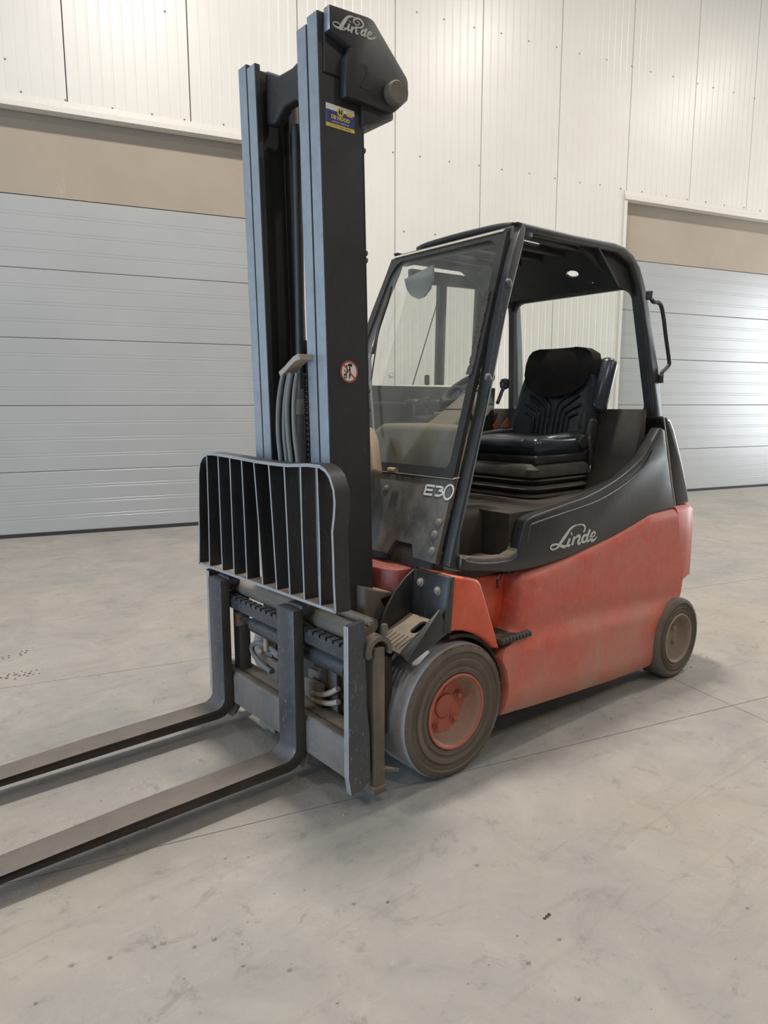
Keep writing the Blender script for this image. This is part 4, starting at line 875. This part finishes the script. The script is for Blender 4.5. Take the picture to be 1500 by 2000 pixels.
part('carriage_foot',box(CX+.005,CX+.04,.575,.70,.104,.13,.003),M['bar'])
# round sideshift tube behind the upper bar
part('sideshift_tube',tube([(CX+.075,.06,.640),(CX+.075,1.09,.640)],.034,18),M['dusty'],label='dusty round tube behind the toothed bar')
part('sideshift_rail',tube([(CX+.14,.10,.655),(CX+.14,1.03,.655)],.028,14),M['dusty'])
for y in (.44,.36): part('tube_clamp',box(CX+.03,CX+.11,y-.012,y+.012,.655,.69,.004),M['dusty'])
# sideshift cylinder under the bar
cyl=part('sideshift_cylinder',tube([(CX+.055,.12,.505),(CX+.055,.80,.505)],.034,18),M['worn_steel'])
part('rod',tube([(CX+.055,.80,.505),(CX+.055,.92,.505)],.016,12),M['chrome'],cyl,'shiny cylinder rod')
part('rod_eye',rbox((CX+.055,.935,.50),(.05,.035,.07),.012,3),M['brown'],cyl)
# uprights tying the bars
for y0,y1 in ((.925,.985),(.06,.11)): part('carriage_upright',box(CX+.045,CX+.10,y0,y1,.16,.60,.006),M['bar'])
# end plates
pl_=[(-0.505,0.765),(-0.495,0.764),(-0.445,0.764),(-0.444,0.670),(-0.432,0.529),(-0.429,0.235),(-0.420,0.203),(-0.428,0.132),(-0.444,0.115),(-0.498,0.117),(-0.511,0.291),(-0.525,0.571)]
pe=[part('carriage_end_plate',prism('y',[(-.500,.155),(-.497,.70),(-.425,.71),(-.418,.40),(-.405,.30),(-.402,.12),(-.43,.096),(-.488,.086)],y,y+.028,.003),[M['worn_steel'],M['edge']],label='worn steel end plate of the carriage',smooth=False) for y in (.030,1.078)]
for o in pe: face_mat(o,1,lambda p,n:n.x<-.9)
part('slot_hole',prism('x',rrect(.036,.050,.150,.185,.006,4),-.4985,-.490,.0),M['gap'],pe[0],smooth=False)
# rear uprights of the sideshift frame, with rounded hooks above
for y0 in (.050,1.03):
    part('carriage_post',prism('y',[(-.392,.085),(-.392,.585),(-.385,.60),(-.345,.60),(-.345,.085)],y0-.03,y0+.03,.003),M['dusty'],label='dusty carriage post')
    hk=new(); add_rings(hk,[[V(-.415+.045+r*math.cos(t),y,.59+r*math.sin(t)) for t,r in [(math.radians(a),.055) for a in range(-20,201,20)]+[(math.radians(a),.038) for a in range(200,-21,-20)]] for y in (y0-.035,y0+.035)]); part('carriage_hook',fix(hk),M['dusty'],ang=.9)
    part('post_foot',box(-.40,-.335,y0-.032,y0+.032,.055,.085,.006),M['dusty'])
    part('post_lug',prism('z',[(-.345,y0-.02),(-.295,y0-.05),(-.345,y0+.03)],.125,.137,.0),M['dusty'])
for p in ((-.36,.08,.665),(-.34,.03,.66)): part('grease_nut',lathe([(.001,.02),(.010,.02),(.013,.012),(.013,-.02),(.001,-.02)],p,(0,0,1),8),M['dusty'])
# valve cover plates, brackets and hoses between the bars
for q,x in (([(0.788,0.353),(0.687,0.353),(0.687,0.261),(0.781,0.259)],-.385),([(0.507,0.377),(0.394,0.382),(0.373,0.369),(0.378,0.315),(0.510,0.307)],-.350),([(0.475,0.358),(0.368,0.365),(0.351,0.360),(0.360,0.273),(0.474,0.285)],-.390)):
    part('valve_plate',prism('x',q,x,x+.022,.004),M['dusty'],label='brown dusty valve plate')
part('valve_block',box(-.33,-.24,.10,.62,.22,.52,.01),M['grimy'])
part('valve_bracket',prism('x',[(0.433,0.496),(0.397,0.493),(0.400,0.413),(0.435,0.413)],-.37,-.355,.003),M['grimy'])
part('valve_bracket',prism('x',[(0.733,0.439),(0.682,0.439),(0.686,0.361),(0.736,0.360)],-.36,-.34,.003),M['grimy'])
part('carriage_hose',tube(spline([(-0.385,0.416,0.314),(-0.385,0.359,0.324),(-0.385,0.307,0.346),(-0.385,0.249,0.383)],5),.011,8),M['beige'],label='dusty short hose')
part('carriage_hose',tube(spline([(-0.385,0.417,0.284),(-0.385,0.353,0.293),(-0.385,0.301,0.307),(-0.385,0.247,0.331)],5),.011,8),M['beige'],label='dusty short hose')
part('carriage_hose',tube(spline([(-0.400,0.643,0.407),(-0.400,0.709,0.418),(-0.400,0.777,0.418),(-0.400,0.840,0.405),(-0.400,0.878,0.378),(-0.400,0.858,0.344),(-0.400,0.765,0.317),(-0.400,0.714,0.312)],6),.0115,8),M['hose'],label='looped grey hose')
part('carriage_hose',tube(spline([(-0.385,0.760,0.410),(-0.385,0.727,0.396),(-0.385,0.660,0.392),(-0.385,0.612,0.384)],6),.010,8),M['beige'])
part('hose_fitting',rbox([(-0.410,0.727,0.431)][0],(.025,.028,.062),.006,2),M['brown'])
part('hose_fitting',rbox([(-0.400,0.797,0.380)][0],(.025,.03,.022),.008,2),M['brown'])
part('drag_link',tube([(-0.365,0.516,0.455),(-0.365,0.442,0.454),(-0.365,0.343,0.453)],.020,12),M['dusty'])
for c in [(-0.385,0.380,0.456),(-0.385,0.366,0.443)]: part('grease_nut',lathe([(.001,-.012),(.010,-.012),(.012,.0),(.012,.02),(.001,.02)],c,(1,0,0),8),M['dusty'])
# --- load backrest: flat-bar frame with vertical slats
bx=-.498; dpt=.062
bo_=[(0.095,0.736),(0.102,0.837),(0.104,0.925),(0.108,1.013),(0.097,1.067),(0.092,1.114),(0.098,1.158),(0.121,1.202),(0.147,1.223),(0.183,1.236),(0.259,1.236),(0.394,1.226),(0.502,1.225),(0.618,1.226),(0.742,1.230),(0.874,1.234),(0.992,1.236),(1.047,1.233),(1.094,1.217),(1.128,1.186),(1.144,1.135),(1.156,1.006),(1.166,0.840),(1.178,0.719)]
fr=new(); n=len(bo_)
cy_,cz_=.57,.95
rings=[]
for i,(y,z) in enumerate(bo_):
    a=bo_[max(i-1,0)];b=bo_[min(i+1,n-1)]; d=math.hypot(b[0]-a[0],b[1]-a[1]); ny,nz=-(b[1]-a[1])/d,(b[0]-a[0])/d
    if ny*(cy_-y)+nz*(cz_-z)<0: ny,nz=-ny,-nz
    t=.012; rings.append([V(bx,y,z),V(bx,y+ny*t,z+nz*t),V(bx+dpt,y+ny*t,z+nz*t),V(bx+dpt,y,z)])
add_rings(fr,rings); fix(fr)
lbf=part('load_backrest',fr,[M['black'],M['edge']],label='black bar grille backrest with worn pale edges',ang=.6); face_mat(lbf,1,lambda p,n:n.x<-.8)
zl=[(0.101,0.736),(1.178,0.719)]; 
cb=part('backrest_cross_bar',solid([(bx,zl[0][0],zl[0][1]-.006),(bx,zl[1][0],zl[1][1]-.006),(bx,zl[1][0],zl[1][1]+.006),(bx,zl[0][0],zl[0][1]+.006)],(dpt,0,0),.0015),[M['dusty'],M['edge']],lbf,smooth=False); face_mat(cb,1,lambda p,n:n.x<-.8)
tops=[(1.053,1.226),(0.945,1.228),(0.839,1.223),(0.738,1.220),(0.639,1.216),(0.525,1.216),(0.415,1.219),(0.305,1.224),(0.202,1.233)]
bots=[(1.067,0.719),(0.942,0.724),(0.834,0.724),(0.723,0.728),(0.594,0.730),(0.488,0.731),(0.393,0.732),(0.295,0.733),(0.193,0.733)]
for k,(tp,bt) in enumerate(zip(tops,bots)):
    t=.0045; bw=random.uniform(-.004,.004); bm=new()
    mid=((tp[0]+bt[0])/2+bw,(tp[1]+bt[1])/2); rings=[]
    for (y,z) in (bt,mid,tp): rings.append([V(bx+.001,y-t,z),V(bx+.001,y+t,z),V(bx+dpt-.002,y+t,z),V(bx+dpt-.002,y-t,z)])
    add_rings(bm,rings); o=part('slat',fix(bm),[M['black'],M['edge']],lbf,smooth=False); face_mat(o,1,lambda p,n:n.x<-.8)
part('backrest_stay',prism('y',[(-.485,.10+.05),(-.485,.70),(-.43,.70),(-.43,.13)],1.115,1.128,.002),M['black'],lbf)
# --- forks
def fork(yc,w=.118):
    bm=new(); x0=-.525; th=.043; zb=.072; zt=.690
    # side outline, heel rounded, blade tapering to the tip
    o=[(x0+th,zt),(x0,zt)]
    r=.045
    o+=[(x0,zb+th+r)]+[(x0-r+r*math.cos(math.radians(a)),zb+th+r-r*math.sin(math.radians(a))) for a in (20,45,70,90)]
    o+=[(-1.10,zb+.036),(-1.62,zb+.018),(-1.72,zb+.012),(-1.72,zb+.004),(-1.60,zb-.002),(-1.0,zb-.001)]
    R=.07; o+=[(x0+th-R+R*math.cos(math.radians(a)),zb+R+R*math.sin(math.radians(a))) for a in (-90,-65,-40,-18,0)]
    P=[]
    for p in o:
        if not P or math.dist(p,P[-1])>1e-4: P.append(p)
    add_prism(bm,'y',P,yc-w/2,yc+w/2); fix(bm)
    for v in bm.verts:                                     # tip narrows
        if v.co.x<-1.6: v.co.y=yc+(v.co.y-yc)*(1-.55*(-1.6-v.co.x)/.12)
    bev(bm,.003,2,.7)
    f=part('fork',bm,[M['worn_steel'],M['blade'],M['grimy']],label='worn black steel fork',ang=.5); face_mat(f,1,lambda p,n:p.x<-.575 and n.z>.3); face_mat(f,2,lambda p,n:p.x<-.60 and abs(n.y)>.7)
    part('fork_hook',box(x0+th,x0+th+.06,yc-w/2+.01,yc+w/2-.01,.66,.70,.006),M['worn_steel'],f)
    part('fork_clip',prism('y',[(x0+th-.005,.060),(x0+th+.015,.12),(x0+th+.045,.12),(x0+th+.045,.108),(x0+th+.02,.075)],yc-w/2+.005,yc+w/2-.005,.003),M['bar'],f)
fork(.388); fork(.970)
# --- script lettering on the side fairing
bm=new(); t3s=lambda u,v,t:V(u,.0095-t,v)
def ls(pts,ws): stroke(bm,pts,ws,t3s,.0012,5)
ls([(0.793,0.876),(0.804,0.887),(0.803,0.901),(0.783,0.912),(0.752,0.914),(0.723,0.912),(0.694,0.900),(0.669,0.880),(0.645,0.861),(0.624,0.843),(0.610,0.831)],[0.0085,0.0127,0.0110,0.0068,0.0043,0.0076,0.0127,0.0170,0.0179,0.0153,0.0102])
ls([(0.617,0.835),(0.596,0.827),(0.575,0.826),(0.562,0.834),(0.567,0.844),(0.588,0.847),(0.613,0.843),(0.639,0.833),(0.661,0.828),(0.679,0.833)],[0.0119,0.0068,0.0068,0.0085,0.0093,0.0085,0.0093,0.0136,0.0136,0.0051])
ls([(0.696,0.859),(0.681,0.836),(0.687,0.828),(0.702,0.832)],[0.0153,0.0153,0.0119,0.0051]); ls([(0.704,0.877),(0.710,0.881)],[0.0179,0.0179])
ls([(0.729,0.864),(0.714,0.828)],[0.0161,0.0161]); ls([(0.721,0.847),(0.741,0.860),(0.762,0.864),(0.768,0.855),(0.758,0.835),(0.766,0.827),(0.783,0.834)],[0.0051,0.0085,0.0145,0.0161,0.0153,0.0119,0.0051])
ls([(0.832,0.858),(0.810,0.861),(0.795,0.855),(0.788,0.841),(0.797,0.831),(0.812,0.833),(0.827,0.847)],[0.0076,0.0119,0.0153,0.0136,0.0093,0.0068]); ls([(0.844,0.883),(0.828,0.854),(0.822,0.836),(0.836,0.831),(0.847,0.838)],[0.0153,0.0153,0.0153,0.0110,0.0043])
ls([(0.851,0.842),(0.874,0.848),(0.887,0.859),(0.879,0.867),(0.863,0.862),(0.853,0.844),(0.863,0.830),(0.883,0.832),(0.901,0.842)],[0.0051,0.0059,0.0085,0.0085,0.0110,0.0153,0.0145,0.0102,0.0034])
part('script_lettering',fix(bm),M['decal'],fg[0],'pale script lettering on the fairing',smooth=False)
# --- loose grit and dirt prints on the floor
gr=new()
def lump(x,y,r,h):
    n=6; a0=random.random()*6; ring=[V(x+r*random.uniform(.7,1.2)*math.cos(a0+2*PI*k/n),y+r*random.uniform(.7,1.2)*math.sin(a0+2*PI*k/n),.0) for k in range(n)]
    top=[p+(V(x,y,0)-p)*.45+V(0,0,h*random.uniform(.8,1.1)) for p in ring]; add_rings(gr,[ring,top])
for k in range(260):
    x,y=random.uniform(-1.9,3.2),random.uniform(-1.6,3.0); r=random.uniform(.002,.006); lump(x,y,r,r*.8)
for x,y in [(-1.436,-0.021),(-1.222,-0.101),(-0.514,-0.921),(-0.656,-0.367),(-0.737,-0.308),(-1.010,-0.396),(-0.519,-0.771),(-0.390,-0.775),(-0.335,-0.419),(-1.283,0.520),(-1.249,-0.098),(-1.112,-0.176),(-1.165,-0.168),(-1.351,-0.059),(-1.538,-0.090)]: lump(x,y,random.uniform(.006,.011),.007)
o=link('grit',mesh('grit',fix(gr),M['floor'],smooth=False),floor); o['kind']='stuff'
dp=new(); gr=dp
for c in [(-1.039,2.220),(-1.029,2.587),(-1.136,2.254)]:
    for i in range(5):
        for j in range(3):
            if random.random()<.35: continue
            lump(c[0]+(i-2)*.030+random.uniform(-.006,.006)+j*.012,c[1]+(j-1)*.032+random.uniform(-.006,.006),random.uniform(.005,.010),.0025)
o=link('dried_mud',mesh('dried_mud',fix(dp),M['grimy'],smooth=False),floor); o['kind']='stuff'; o['label']='dark dried mud prints left by tyre tread'
gr=new(); (lx,ly),=[(-0.345,-0.700)]
for e in (-.012,0,.010): lump(lx+e,ly+random.uniform(-.004,.004),.006,.004)
o=link('dirt_scrap',mesh('dirt_scrap',fix(gr),M['grimy'],smooth=False)); o['label']='small dark scrap of dirt on the bare concrete, well away from the wheels'; o['category']='debris'
